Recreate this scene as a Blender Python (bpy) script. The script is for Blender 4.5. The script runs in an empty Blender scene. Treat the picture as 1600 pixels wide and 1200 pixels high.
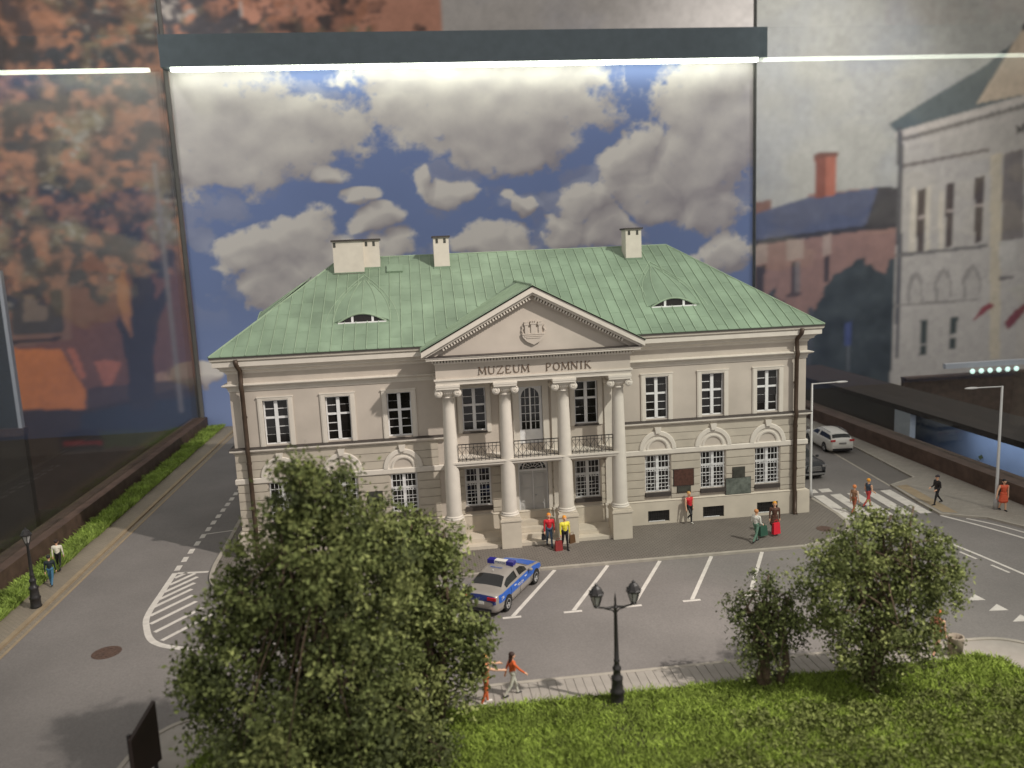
# A museum model (1:87 diorama) in a glass display case.  1 unit = 1 metre of the modelled building.
import bpy, bmesh, math, random
import numpy as np
from mathutils import Vector, Matrix
random.seed(7)
rng = np.random.default_rng(11)
sc = bpy.context.scene
col = sc.collection
R = math.radians

# ------------------------------------------------------------------ camera, world, lamps, exposure
def camera():
    yaw, pitch, roll = R(6.379), R(-9.072), R(-2.501)
    fw = Vector((math.sin(yaw)*math.cos(pitch), math.cos(yaw)*math.cos(pitch), math.sin(pitch)))
    r = fw.cross(Vector((0, 0, 1))).normalized(); u = r.cross(fw)
    r2 = r*math.cos(roll)+u*math.sin(roll); u2 = -r*math.sin(roll)+u*math.cos(roll)
    cd = bpy.data.cameras.new('camera'); co = bpy.data.objects.new('camera', cd); col.objects.link(co)
    m = Matrix((r2, u2, -fw)).transposed().to_4x4(); m.translation = Vector((-5.506, -40.963, 14.81))
    co.matrix_world = m
    cd.sensor_width = 36; cd.lens = 36*1249.2/1600; cd.clip_start = .1; cd.clip_end = 600
    cd.dof.use_dof = True; cd.dof.focus_distance = 40.5; cd.dof.aperture_fstop = .0281/.165
    sc.camera = co
camera()
w = bpy.data.worlds.new('World'); sc.world = w; w.use_nodes = True
w.node_tree.nodes['Background'].inputs[0].default_value = (1, .955, .92, 1)
w.node_tree.nodes['Background'].inputs[1].default_value = .58
def spot(name, loc, tgt, power, angle, blend, radius, color):
    l = bpy.data.lights.new(name, 'SPOT'); l.energy = power; l.spot_size = R(angle); l.spot_blend = blend
    l.shadow_soft_size = radius; l.color = color
    o = bpy.data.objects.new(name, l); col.objects.link(o); o.location = loc
    o.rotation_euler = (Vector(tgt)-Vector(loc)).to_track_quat('-Z', 'Y').to_euler()
    return o
spot('gallery_spotlight', (40, -43, 62), (2, -3, 4), 278000, 43, .85, .9, (1, .925, .845))
spot('wall_washer', (-45, 22, 64), (-36, 62, 18), 74000, 75, .9, 3, (1, .95, .9)); spot('wall_washer', (50, 22, 64), (42, 62, 18), 110000, 75, .9, 3, (1, .97, .94))  # unseen fill spots, added to brighten the printed wall left and right
sc.view_settings.view_transform = 'Standard'; sc.view_settings.look = 'None'
sc.view_settings.exposure = 0; sc.view_settings.gamma = 1; sc.view_settings.use_curve_mapping = False
sc.cycles.use_denoising = True; sc.cycles.max_bounces = 8; sc.cycles.transparent_max_bounces = 12

# ------------------------------------------------------------------ materials
MATS = {}
def nodes(m):
    m.use_nodes = True; nt = m.node_tree; return nt, nt.nodes['Principled BSDF']
def mat(name, c, rough=.6, noise=.12, scale=6., bump=0., bscale=60., spec=.4, metal=0., rand=0., island=0., detail=4):
    """plain colour broken up by noise; rand/island add colour variation from piece to piece"""
    m = bpy.data.materials.new(name); nt, b = nodes(m); N = nt.nodes; L = nt.links
    b.inputs['Roughness'].default_value = rough; b.inputs['Metallic'].default_value = metal
    b.inputs['Specular IOR Level'].default_value = spec
    tc = N.new('ShaderNodeTexCoord')
    n = N.new('ShaderNodeTexNoise'); n.inputs['Scale'].default_value = scale; n.inputs['Detail'].default_value = detail
    L.new(tc.outputs['Object'], n.inputs['Vector'])
    mr = N.new('ShaderNodeMapRange'); L.new(n.outputs['Fac'], mr.inputs[0])
    mr.inputs[1].default_value = .3; mr.inputs[2].default_value = .7
    mr.inputs[3].default_value = 1-noise; mr.inputs[4].default_value = 1+noise
    val = mr.outputs[0]
    src = None
    if rand: src = N.new('ShaderNodeObjectInfo').outputs['Random']; amt = rand
    if island: src = N.new('ShaderNodeNewGeometry').outputs['Random Per Island']; amt = island
    if src is not None:
        m2 = N.new('ShaderNodeMapRange'); L.new(src, m2.inputs[0]); m2.inputs[3].default_value = 1-amt; m2.inputs[4].default_value = 1+amt
        mu = N.new('ShaderNodeMath'); mu.operation = 'MULTIPLY'; L.new(val, mu.inputs[0]); L.new(m2.outputs[0], mu.inputs[1]); val = mu.outputs[0]
    vm = N.new('ShaderNodeVectorMath'); vm.operation = 'SCALE'; vm.inputs[0].default_value = c; L.new(val, vm.inputs['Scale'])
    L.new(vm.outputs[0], b.inputs['Base Color'])
    if bump:
        n2 = N.new('ShaderNodeTexNoise'); n2.inputs['Scale'].default_value = bscale; n2.inputs['Detail'].default_value = 3
        L.new(tc.outputs['Object'], n2.inputs['Vector'])
        bp = N.new('ShaderNodeBump'); bp.inputs['Strength'].default_value = bump; bp.inputs['Distance'].default_value = .02
        L.new(n2.outputs['Fac'], bp.inputs['Height']); L.new(bp.outputs[0], b.inputs['Normal'])
    MATS[name] = m; return m
M = MATS
mat('plaster', (.50, .443, .382), .75, .09, .7, .15, 40)
mat('plaster_light', (.635, .585, .515), .7, .06, 1.5, .1, 40)
mat('stone_band', (.48, .43, .355), .75, .07, 1.5, .2, 40, rand=.035)
mat('plinth_stone', (.57, .51, .42), .8, .07, 1.2, .2, 30)
mat('white_sash', (.74, .735, .73), .5, .04, 3)
mat('window_dark', (.014, .012, .011), .07, .3, 2, spec=.5)
mat('window_back', (.03, .027, .025), .7, .1, 2)
mat('flashing', (.06, .05, .045), .6, .15, 3)
mat('bronze_pipe', (.075, .05, .035), .45, .2, 3, metal=.3)
mat('iron', (.022, .02, .02), .45, .2, 8)
mat('lamp_iron', (.03, .028, .028), .4, .2, 8)
mat('door_paint', (.50, .49, .47), .5, .04, 2)
mat('letter', (.13, .085, .055), .5, .1, 5)
mat('chimney', (.62, .57, .49), .8, .06, 2, .2, 30)
mat('granite_red', (.085, .04, .03), .3, .3, 8)
mat('granite_green', (.13, .145, .125), .3, .35, 5)
mat('granite_dark', (.06, .06, .05), .3, .3, 5)
mat('black_frame', (.03, .027, .025), .5, .2, 5)
mat('rust_bar', (.095, .06, .045), .6, .3, 1.5, .3, 20)
mat('dark_steel', (.13, .16, .18), .5, .08, 1)
mat('case_edge', (.17, .16, .15), .35, .1, 1)
mat('paint_line', (.62, .58, .53), .7, .10, 3, .15, 20)
mat('kerb', (.37, .335, .285), .8, .12, 2, .3, 25)
mat('kerb_ochre', (.33, .255, .165), .8, .12, 2, .3, 25)
mat('iron_cover', (.10, .06, .045), .6, .3, 10, .4, 40)
mat('concrete', (.33, .28, .22), .8, .1, 4, .3, 30)
mat('slab', (.33, .30, .265), .8, .08, 2, .3, 30, rand=.07)
mat('galv', (.46, .45, .44), .45, .05, 4, metal=.2)
mat('bark', (.10, .07, .045), .9, .3, 6, .8, 20)
mat('soil', (.05, .055, .02), .95, .3, 3, .5, 20)
mat('skin', (.72, .42, .27), .6, .05, 4)
mat('red_light', (.5, .015, .02), .25, .1, 5)
mat('tyre', (.015, .015, .015), .7, .1, 5)
mat('rim', (.62, .62, .62), .25, .05, 5, metal=.6)
mat('car_glass', (.012, .012, .011), .08, .2, 1, spec=.6)
mat('silver_paint', (.36, .33, .30), .28, .03, 1, metal=.35)
mat('blue_paint', (.025, .11, .46), .3, .04, 2)
mat('navy_paint', (.02, .035, .17), .3, .04, 2)
mat('white_paint', (.70, .68, .63), .3, .03, 1)
mat('black_paint', (.022, .022, .024), .25, .1, 1)
mat('chrome', (.45, .45, .45), .2, .05, 4, metal=.8)
mat('blue_lens', (.02, .02, .22), .15, .1, 3)
mat('leaf_a', (.135, .16, .056), .8, .3, .9, island=.45, spec=.12)
mat('leaf_b', (.205, .23, .082), .8, .3, .9, island=.45, spec=.12)
mat('leaf_c', (.08, .095, .04), .8, .3, .9, island=.45, spec=.12)
mat('grass_blade', (.235, .315, .052), .85, .35, .9, island=.4)
mat('grass_strip_blade', (.27, .37, .075), .7, .3, .8, island=.4)
mat('moss', (.15, .18, .045), .8, .35, .7, island=.5)
mat('gallery_floor', (.045, .034, .028), .5, .2, .2)
mat('board_back', (.035, .022, .018), .6, .2, 1)
mat('case_blue', (.22, .28, .44), .7, .3, .2)
mat('case_white', (.55, .55, .60), .5, .05, 1)
def copper():
    m = mat('copper_green', (.208, .285, .198), .62, .24, .45, .12, 14, rand=.075, spec=.3)
    return m
copper()
mat('copper_seam', (.28, .365, .255), .6, .12, 2, spec=.3)
def asphalt(name, c, voro=0., vs=4.):
    m = mat(name, c, .8, .14, .22, .3, 30, detail=7); nt = m.node_tree; N = nt.nodes; L = nt.links; b = N['Principled BSDF']
    tc = N.new('ShaderNodeTexCoord'); n = N.new('ShaderNodeTexNoise'); n.inputs['Scale'].default_value = 14; n.inputs['Detail'].default_value = 5
    L.new(tc.outputs['Object'], n.inputs['Vector'])
    mr = N.new('ShaderNodeMapRange'); L.new(n.outputs['Fac'], mr.inputs[0]); mr.inputs[1].default_value = .3; mr.inputs[2].default_value = .7
    mr.inputs[3].default_value = .88; mr.inputs[4].default_value = 1.1
    vm = N.new('ShaderNodeVectorMath'); vm.operation = 'SCALE'; L.new(b.inputs['Base Color'].links[0].from_socket, vm.inputs[0]); L.new(mr.outputs[0], vm.inputs['Scale'])
    out = vm.outputs[0]
    if voro:   # small setts, too fine to pick apart
        br = N.new('ShaderNodeTexBrick'); L.new(tc.outputs['Object'], br.inputs['Vector']); br.inputs['Scale'].default_value = vs
        br.inputs['Color1'].default_value = (1, 1, 1, 1); br.inputs['Color2'].default_value = (.88, .88, .88, 1); br.inputs['Mortar'].default_value = (1-voro,)*3+(1,)
        br.inputs['Mortar Size'].default_value = .03
        v2 = N.new('ShaderNodeVectorMath'); v2.operation = 'MULTIPLY'; L.new(out, v2.inputs[0]); L.new(br.outputs['Color'], v2.inputs[1]); out = v2.outputs[0]
    L.new(out, b.inputs['Base Color']); return m
asphalt('asphalt', (.20, .183, .172))
asphalt('asphalt_dark', (.155, .14, .128))
asphalt('setts', (.20, .176, .152), .6, 1.9)
asphalt('setts_left', (.31, .265, .205), .35, 2.0)
asphalt('pave_right', (.315, .285, .245), .15, 1.0)
def glassmat():
    m = bpy.data.materials.new('case_glass'); nt, b = nodes(m); N = nt.nodes; L = nt.links
    N.remove(b); t = N.new('ShaderNodeBsdfTransparent'); t.inputs[0].default_value = (.90, .93, .92, 1)
    g = N.new('ShaderNodeBsdfGlossy'); g.inputs['Roughness'].default_value = .02
    ge = N.new('ShaderNodeNewGeometry'); dt = N.new('ShaderNodeVectorMath'); dt.operation = 'DOT_PRODUCT'
    L.new(ge.outputs['Normal'], dt.inputs[0]); L.new(ge.outputs['Incoming'], dt.inputs[1])
    def math_(op, a, b=None):
        n = N.new('ShaderNodeMath'); n.operation = op
        for i, v in enumerate((a, b)):
            if v is None: continue
            if isinstance(v, (int, float)): n.inputs[i].default_value = v
            else: L.new(v, n.inputs[i])
        return n.outputs[0]
    c = math_('ABSOLUTE', dt.outputs['Value']); k = math_('POWER', math_('SUBTRACT', 1., c), 5.)      # Schlick, the same from both sides
    fr = math_('ADD', math_('MULTIPLY', k, .75), .04)
    mx = N.new('ShaderNodeMixShader'); L.new(fr, mx.inputs[0]); L.new(t.outputs[0], mx.inputs[1]); L.new(g.outputs[0], mx.inputs[2])
    L.new(mx.outputs[0], N['Material Output'].inputs[0]); M['case_glass'] = m
glassmat()
def emit(name, c, s):
    m = bpy.data.materials.new(name); nt, b = nodes(m)
    b.inputs['Base Color'].default_value = (*c, 1); b.inputs['Emission Color'].default_value = (*c, 1); b.inputs['Emission Strength'].default_value = s
    M[name] = m
emit('led', (.95, 1, .84), 7.5)
emit('case_led', (.8, .9, 1), 5)
emit('led_cool', (.75, 1, .92), 1.1)
def printmat(name):      # a flat print: colours stored on the panel itself
    m = bpy.data.materials.new(name); nt, b = nodes(m); N = nt.nodes
    a = N.new('ShaderNodeVertexColor'); a.layer_name = 'print'
    nt.links.new(a.outputs[0], b.inputs['Base Color']); b.inputs['Roughness'].default_value = .55; b.inputs['Specular IOR Level'].default_value = .25
    M[name] = m
printmat('print')

# ------------------------------------------------------------------ mesh helpers
class MB:
    def __init__(s): s.v = []; s.f = []; s.m = []; s.sm = []; s.mi = 0; s.smooth = False
    def add(s, vs, fs):
        o = len(s.v); s.v += [tuple(p) for p in vs]
        for f in fs: s.f.append([i+o for i in f]); s.m.append(s.mi); s.sm.append(s.smooth)
        return s
    def box(s, x0, x1, y0, y1, z0, z1):
        return s.add([(x, y, z) for z in (z0, z1) for y in (y0, y1) for x in (x0, x1)],
                     [(0, 2, 3, 1), (4, 5, 7, 6), (0, 1, 5, 4), (2, 6, 7, 3), (0, 4, 6, 2), (1, 3, 7, 5)])
    def obox(s, c, ax, ay, az):     # oriented box: centre and three half-axis vectors
        c, ax, ay, az = map(Vector, (c, ax, ay, az))
        return s.add([c+ax*i+ay*j+az*k for k in (-1, 1) for j in (-1, 1) for i in (-1, 1)],
                     [(0, 2, 3, 1), (4, 5, 7, 6), (0, 1, 5, 4), (2, 6, 7, 3), (0, 4, 6, 2), (1, 3, 7, 5)])
    def prism(s, poly, lo, hi, axis='z'):
        """polygon (counter-clockwise seen from +axis for x,z) extruded along axis; for 'y' the polygon is (x, z)"""
        n = len(poly)
        if axis == 'z': P = lambda p, h: (p[0], p[1], h)
        elif axis == 'y': P = lambda p, h: (p[0], h, p[1])
        else: P = lambda p, h: (h, p[0], p[1])
        vs = [P(p, lo) for p in poly]+[P(p, hi) for p in poly]
        fs = [list(range(n))[::-1], [n+i for i in range(n)]]+[[i, (i+1) % n, n+(i+1) % n, n+i] for i in range(n)]
        if axis == 'y': fs = [f[::-1] for f in fs]
        return s.add(vs, fs)
    def lathe(s, prof, c=(0, 0, 0), n=16, a0=0, a1=2*math.pi, axis='z'):
        full = abs(a1-a0) > 6.28; k = n if full else n+1; o = []
        for i in range(k):
            a = a0+(a1-a0)*i/n
            for r, h in prof:
                if axis == 'z': o.append((c[0]+r*math.cos(a), c[1]+r*math.sin(a), c[2]+h))
                elif axis == 'y': o.append((c[0]+r*math.cos(a), c[1]-h, c[2]+r*math.sin(a)))
                else: o.append((c[0]+h, c[1]+r*math.cos(a), c[2]+r*math.sin(a)))
        m = len(prof); fs = []
        for i in range(n):
            j = (i+1) % k
            for q in range(m-1): fs.append((i*m+q, j*m+q, j*m+q+1, i*m+q+1))
        return s.add(o, fs)
    def tube(s, path, rad, n=8, cap=True):
        path = [Vector(p) for p in path]; rs = rad if isinstance(rad, (list, tuple)) else [rad]*len(path); vs = []
        for i, p in enumerate(path):
            d = (path[min(i+1, len(path)-1)]-path[max(i-1, 0)]).normalized()
            a = d.orthogonal().normalized() if i == 0 else (a-d*a.dot(d)).normalized()
            b = d.cross(a)
            vs += [p+(a*math.cos(t)+b*math.sin(t))*rs[i] for t in (2*math.pi*k/n for k in range(n))]
        fs = [(i*n+k, i*n+(k+1) % n, (i+1)*n+(k+1) % n, (i+1)*n+k) for i in range(len(path)-1) for k in range(n)]
        if cap: fs += [list(range(n))[::-1], [(len(path)-1)*n+k for k in range(n)]]
        return s.add(vs, fs)
    def ball(s, c, r, n=10, m=6):
        rx, ry, rz = r if isinstance(r, (list, tuple)) else (r, r, r)
        vs = [(c[0]+rx*math.sin(p)*math.cos(t), c[1]+ry*math.sin(p)*math.sin(t), c[2]+rz*math.cos(p)) for p in (math.pi*i/m for i in range(m+1)) for t in (2*math.pi*k/n for k in range(n))]
        return s.add(vs, [((i+1)*n+k, (i+1)*n+(k+1) % n, i*n+(k+1) % n, i*n+k) for i in range(m) for k in range(n)])
    def build(s, name, m, parent=None, loc=None, merge=False):
        me = bpy.data.meshes.new(name); me.from_pydata(s.v, [], s.f)
        for k in (m if isinstance(m, (list, tuple)) else [m]): me.materials.append(M[k] if isinstance(k, str) else k)
        me.polygons.foreach_set('material_index', s.m); me.polygons.foreach_set('use_smooth', s.sm)
        me.update()
        return link(name, me, parent, loc)
def link(name, me, parent=None, loc=None):
    o = bpy.data.objects.new(name, me); col.objects.link(o)
    if parent is not None: o.parent = parent
    if loc is not None: o.location = loc
    return o
def tag(o, label=None, cat=None, group=None, kind=None):
    if label: o['label'] = label
    if cat: o['category'] = cat
    if group: o['group'] = group
    if kind: o['kind'] = kind
    return o
def thing(name, label, cat, loc=(0, 0, 0), rz=0, group=None):
    o = bpy.data.objects.new(name, None); col.objects.link(o); o.location = loc; o.rotation_euler = (0, 0, rz)
    o.empty_display_size = .2
    return tag(o, label, cat, group)
def copy_tree(o, parent=None):
    c = o.copy(); col.objects.link(c); c.parent = parent
    for ch in [x for x in o.children]: copy_tree(ch, c)
    return c
def box(name, m, parent, *b):
    return MB().box(*b).build(name, m, parent)
def clip(poly, a, b, c):      # keep a*x+b*y<=c
    out = []
    for i in range(len(poly)):
        p, q = poly[i-1], poly[i]; dp = a*p[0]+b*p[1]-c; dq = a*q[0]+b*q[1]-c
        if (dp <= 0) != (dq <= 0):
            t = dp/(dp-dq); out.append((p[0]+(q[0]-p[0])*t, p[1]+(q[1]-p[1])*t))
        if dq <= 0: out.append(q)
    return out

# ------------------------------------------------------------------ value noise for the printed panels
def vnoise(x, y, seed):
    xi = np.floor(x).astype(np.int64); yi = np.floor(y).astype(np.int64); fx = x-xi; fy = y-yi
    fx = fx*fx*(3-2*fx); fy = fy*fy*(3-2*fy)
    def h(a, b):
        n = (a*374761393+b*668265263+seed*974634777) & 0xffffffff
        n = ((n ^ (n >> 13))*1274126177) & 0xffffffff
        return ((n ^ (n >> 16)) & 0xffff)/65535.
    return (h(xi, yi)*(1-fx)+h(xi+1, yi)*fx)*(1-fy)+(h(xi, yi+1)*(1-fx)+h(xi+1, yi+1)*fx)*fy
def fbm(x, y, seed, o=5):
    t = 0; a = .5; s = 0
    for i in range(o): t = t+a*vnoise(x*2**i, y*2**i, seed+i*17); s += a; a *= .55
    return t/s
def srgb(*c): return np.array([(v/255/12.92 if v/255 <= .04045 else ((v/255+.055)/1.055)**2.4) for v in c])
def print_panel(name, X0, X1, Z0, Z1, Y, nx, nz, paint, parent, thick=.3):
    xs = np.linspace(X0, X1, nx); zs = np.linspace(Z0, Z1, nz); gx, gz = np.meshgrid(xs, zs)
    c = paint(gx, gz)
    v = np.stack([gx.ravel(), np.full(gx.size, Y), gz.ravel()], 1)
    i = (np.arange(nz-1)[:, None]*nx+np.arange(nx-1)[None]).ravel()
    f = np.stack([i, i+1, i+nx+1, i+nx], 1)
    back = np.array([[X0, Y+thick, Z0], [X1, Y+thick, Z0], [X0, Y+thick, Z1], [X1, Y+thick, Z1]]); n = len(v)
    v = np.concatenate([v, back]); fl = [tuple(a) for a in f.tolist()]
    a, b, cc, d = 0, nx-1, (nz-1)*nx, nz*nx-1
    fl += [(n+1, n, n+2, n+3), (n, a, cc, n+2), (b, n+1, n+3, d), (cc, d, n+3, n+2), (n, n+1, b, a)]
    me = bpy.data.meshes.new(name); me.from_pydata(v.tolist(), [], fl); me.materials.append(M['print'])
    at = me.color_attributes.new('print', 'FLOAT_COLOR', 'POINT')
    cl = np.ones((len(v), 4)); cl[:gx.size, :3] = np.clip(c.reshape(-1, 3), 0, 1); cl[gx.size:, :3] = .1
    at.data.foreach_set('color', cl.ravel().astype(np.float32)); me.update()
    return link(name, me, parent)
def inpoly(gx, gz, poly):
    ins = np.zeros(gx.shape, bool)
    for i in range(len(poly)):
        (x1, z1), (x2, z2) = poly[i-1], poly[i]
        cond = (z1 > gz) != (z2 > gz)
        xx = (x2-x1)*(gz-z1)/((z2-z1) if z2 != z1 else 1e-9)+x1
        ins ^= cond & (gx < xx)
    return ins

# ------------------------------------------------------------------ the gallery room: printed wall, floor
def paint_mural(gx, gz):
    n1 = fbm(gx*.12, gz*.12, 3); n2 = fbm(gx*.55, gz*.55, 9, 4); n3 = fbm(gx*.25+7, gz*.25, 21)
    wx = gx+(n2-.5)*.9; wz = gz+(fbm(gx*.5, gz*.5, 33, 3)-.5)*.9
    c = np.ones(gx.shape+(3,))*srgb(168, 163, 158)
    cl = np.clip((n1-.45)*4, 0, 1)[..., None]; c = c*(1-cl*.35)+srgb(150, 152, 165)*cl*.35
    c *= (.9+.2*n3)[..., None]
    def P(poly, rgb, wob=0., amt=.10):
        ins = inpoly(gx+(wx-gx)*wob, gz+(wz-gz)*wob, poly)
        c[ins] = (srgb(*rgb)*(1-amt+2*amt*n2[..., None]))[ins]
    # right: slate-roofed house, trees, pale classical building
    P([(38.5, 20.3), (41.4, 20.7), (41.4, 18.8), (38.5, 18.5)], (128, 92, 82))
    P([(38.5, 18.5), (46.4, 20.8), (46.4, 21.2), (56.4, 21.8), (59.3, 21.7), (60.2, -5.1), (38.6, -3.7)], (142, 110, 103))
    P([(33.1, 17.4), (46.4, 20.8), (56.3, 21.8), (54.9, 16.9), (33.1, 14.4)], (84, 88, 112))
    P([(56.3, 21.8), (59.3, 21.7), (59.5, 16.7), (54.6, 16.5)], (70, 66, 68))
    P([(33.1, 15.0), (54.9, 16.9), (59.5, 17.0), (59.5, 16.3), (54.9, 16.2), (33.1, 14.3)], (60, 56, 60))
    P([(47.3, 26.2), (48.9, 26.4), (49.0, 20.8), (47.4, 20.6)], (128, 74, 64)); P([(48.9, 26.4), (50.3, 26.1), (50.3, 21.0), (49.0, 20.8)], (165, 98, 82)); P([(47.1, 26.4), (50.5, 26.5), (50.5, 25.9), (47.1, 25.8)], (110, 70, 62))
    for q in ([(38.7, 14.8), (40.9, 15.1), (40.9, 12.4), (38.7, 12.3)], [(43.6, 15.3), (46.0, 15.5), (46.0, 12.8), (43.6, 12.7)], [(48.6, 15.8), (49.8, 15.9), (49.9, 13.2), (48.6, 13.1)]): P(q, (160, 138, 130))
    for q in ([(39.2, 12.1), (40.6, 12.2), (40.4, 7.5), (39.2, 7.5)], [(44.2, 12.4), (45.5, 12.5), (45.4, 8.2), (44.2, 8.2)], [(48.8, 12.9), (49.7, 13.0), (49.7, 9.6), (49.0, 9.6)]): P(q, (66, 56, 58))
    P([(44.9, 12.4), (45.5, 12.5), (45.4, 8.4), (44.9, 8.3)], (120, 108, 108))
    P([(43.5, 8.2), (45.7, 8.4), (45.7, 7.9), (43.6, 7.7)], (80, 66, 66))
    P([(39.7, 6.6), (41.7, 8.9), (43.3, 6.3), (46.5, 4.6), (49.2, 8.8), (51.8, 11.4), (54.1, 12.8), (56.0, 11.0), (57.8, 10.5), (59.3, 12.6), (60.1, -8.7), (39.8, -7.4)], (60, 64, 66), 2.4, .6)
    P([(52.0, 3.8), (52.9, 4.0), (53.0, 0.7), (52.1, 0.7)], (70, 78, 120)); P([(52.4, 0.7), (52.7, 0.7), (52.7, -2.8), (52.4, -2.8)], (105, 105, 110))
    P([(46.8, 6.3), (47.4, 6.2), (47.2, -7.9), (46.7, -7.8)], (78, 78, 84))
    P([(59.0, 28.9), (80.5, 33.0), (83.3, -8.4), (58.9, -6.8)], (172, 163, 158), 0, .05)
    P([(57.6, 29.9), (63.0, 32.9), (70.5, 36.8), (79.7, 43.5), (80.5, 32.8), (59.0, 28.4)], (92, 98, 100))
    P([(69.9, 32.2), (76.2, 42.0), (79.6, 45.1), (80.4, 33.8)], (192, 170, 150))
    P([(75.8, 41.8), (79.6, 45.9), (79.6, 45.1), (76.2, 41.2)], (60, 55, 52))
    P([(58.6, 28.9), (80.4, 34.0), (80.5, 33.0), (58.6, 28.0)], (190, 178, 172)); P([(58.8, 28.0), (80.5, 32.8), (80.5, 32.3), (58.8, 27.4)], (120, 112, 108))
    P([(59.0, 27.2), (80.5, 31.8), (80.6, 31.1), (59.0, 26.6)], (178, 168, 163)); P([(59.2, 24.6), (72.0, 26.4), (72.0, 26.0), (59.2, 24.1)], (118, 108, 104))
    P([(58.8, 29.4), (59.3, 29.5), (59.8, 26.2), (60.0, -1.5), (59.5, -1.4)], (90, 86, 88))
    for q in ([(61.9, 21.2), (63.1, 21.4), (63.1, 13.1), (62.1, 13.0)], [(66.0, 21.9), (67.2, 22.1), (67.2, 13.6), (66.3, 13.4)], [(70.1, 22.5), (71.6, 22.8), (71.6, 14.0), (70.6, 13.8)]): P(q, (84, 72, 68))
    for q in ([(60.9, 21.5), (61.8, 21.7), (61.9, 12.9), (61.0, 12.8)], [(63.2, 21.6), (63.9, 21.8), (64.0, 13.1), (63.3, 13.0)], [(65.0, 20.9), (65.8, 21.0), (66.0, 13.3), (65.3, 13.2)]): P(q, (192, 180, 168))
    for q in ([(62.1, 17.8), (63.1, 17.9), (63.1, 17.5), (62.1, 17.3)], [(66.2, 18.5), (67.3, 18.6), (67.3, 18.2), (66.2, 18.0)], [(70.4, 19.0), (71.7, 19.2), (71.7, 18.8), (70.4, 18.6)]): P(q, (165, 150, 145))
    P([(59.0, 12.9), (72.5, 13.6), (72.5, 13.2), (59.0, 12.4)], (110, 104, 102)); P([(59.0, 6.0), (71.7, 6.3), (71.7, 6.0), (59.0, 5.7)], (128, 120, 116))
    for x0 in ([(61.1, 6.1), (61.0, 8.5), (61.4, 9.9), (62.1, 10.4), (62.9, 9.8), (63.2, 8.4), (63.3, 6.0)], [(65.0, 6.2), (64.9, 8.9), (65.4, 10.2), (66.1, 10.7), (67.0, 10.2), (67.4, 8.8), (67.6, 6.1)], [(69.2, 6.4), (69.0, 9.0), (69.6, 10.4), (70.5, 11.0), (71.3, 10.3), (71.8, 8.9), (71.9, 6.3)]):
        P(x0, (140, 132, 128))
    for x0 in ([(61.4, 6.1), (61.4, 8.3), (62.1, 9.7), (62.9, 8.4), (63.1, 6.0)], [(65.5, 6.2), (65.4, 8.7), (66.2, 10.0), (67.2, 8.6), (67.4, 6.1)], [(69.6, 6.4), (69.5, 8.8), (70.5, 10.3), (71.5, 8.7), (71.8, 6.3)]): P(x0, (168, 159, 154))
    for q in ([(63.0, 3.7), (64.2, 3.7), (64.1, 0.4), (63.2, 0.4)], [(63.1, 0.1), (64.1, 0.2), (64.2, -1.3), (63.0, -1.3)], [(67.4, 3.8), (68.6, 3.9), (68.5, 1.5), (67.4, 1.4)], [(67.4, 1.0), (68.4, 1.0), (68.4, -0.7), (67.4, -0.7)]): P(q, (62, 66, 62))
    P([(72.3, 25.5), (74.0, 25.8), (75.2, -2.4), (73.7, -2.3)], (184, 170, 152)); P([(74.2, 25.6), (77.1, 26.2), (77.9, 14.2), (74.5, 14.0)], (120, 110, 106)); P([(74.1, 13.9), (76.8, 14.1), (76.8, 10.3), (74.5, 10.2)], (178, 170, 165)); P([(74.4, 9.1), (76.7, 9.2), (76.7, 8.7), (74.4, 8.6)], (110, 102, 100))
    P([(75.8, 29.3), (76.2, 29.3), (76.5, 28.7), (76.7, 29.5), (77.1, 29.6), (77.2, 28.3), (76.9, 28.2), (76.9, 28.9), (76.6, 28.3), (76.4, 28.3), (76.2, 28.8), (76.3, 28.2), (75.9, 28.1)], (50, 45, 44))
    P([(70.9, 3.3), (72.1, 5.0), (73.2, 5.6), (74.1, 5.1), (72.7, 4.3), (71.4, 3.4)], (130, 62, 66)); P([(75.5, 2.5), (77.0, 4.2), (78.5, 5.2), (79.1, 4.7), (77.6, 2.9), (76.4, 1.7)], (118, 58, 64))
    # left and top: autumn tree in front of an ochre house
    fol = np.stack([srgb(150, 96, 74)*np.ones(3)]*1)[0]
    dens = fbm(gx*.33, gz*.4, 51, 5); d2 = fbm(gx*1.1, gz*1.3, 61, 3)
    f1 = fbm(gx*.62+11, gz*.7, 81, 5); f2 = fbm(gx*.2+5, gz*.2, 91, 4); f3 = fbm(gx*1.6, gz*1.9, 99, 3)
    def mixc(a, b, k): k = np.clip(k, 0, 1)[..., None]; return a*(1-k)+b*k
    leaf = mixc(srgb(72, 62, 62), srgb(150, 104, 84), (f1-.40)*4.5); leaf = mixc(leaf, srgb(134, 120, 92), (f2-.48)*6); leaf = mixc(leaf, srgb(66, 64, 70), (dens-.51)*10); leaf = mixc(leaf, srgb(168, 112, 84), (d2*f1-.30)*9); leaf = mixc(leaf, srgb(150, 142, 134), (f3*f2-.36)*9)
    leaf = leaf*(.72+.5*f3)[..., None]; leaf = leaf*.84+leaf.mean(-1, keepdims=True)*.16
    pal = [srgb(84, 76, 76), srgb(112, 88, 76), srgb(150, 98, 76), srgb(172, 108, 80), srgb(132, 118, 92), srgb(160, 150, 140)]
    leaf_ = np.where((dens < .40)[..., None], pal[0], np.where((dens < .47)[..., None], pal[1], np.where((dens < .53)[..., None], pal[2], np.where((dens < .58)[..., None], pal[3], np.where((dens < .66)[..., None], pal[4], pal[5])))))
    left = gx < -24.4
    c[left] = (srgb(128, 84, 70)*(.8+.4*n2[..., None]))[left]
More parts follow.
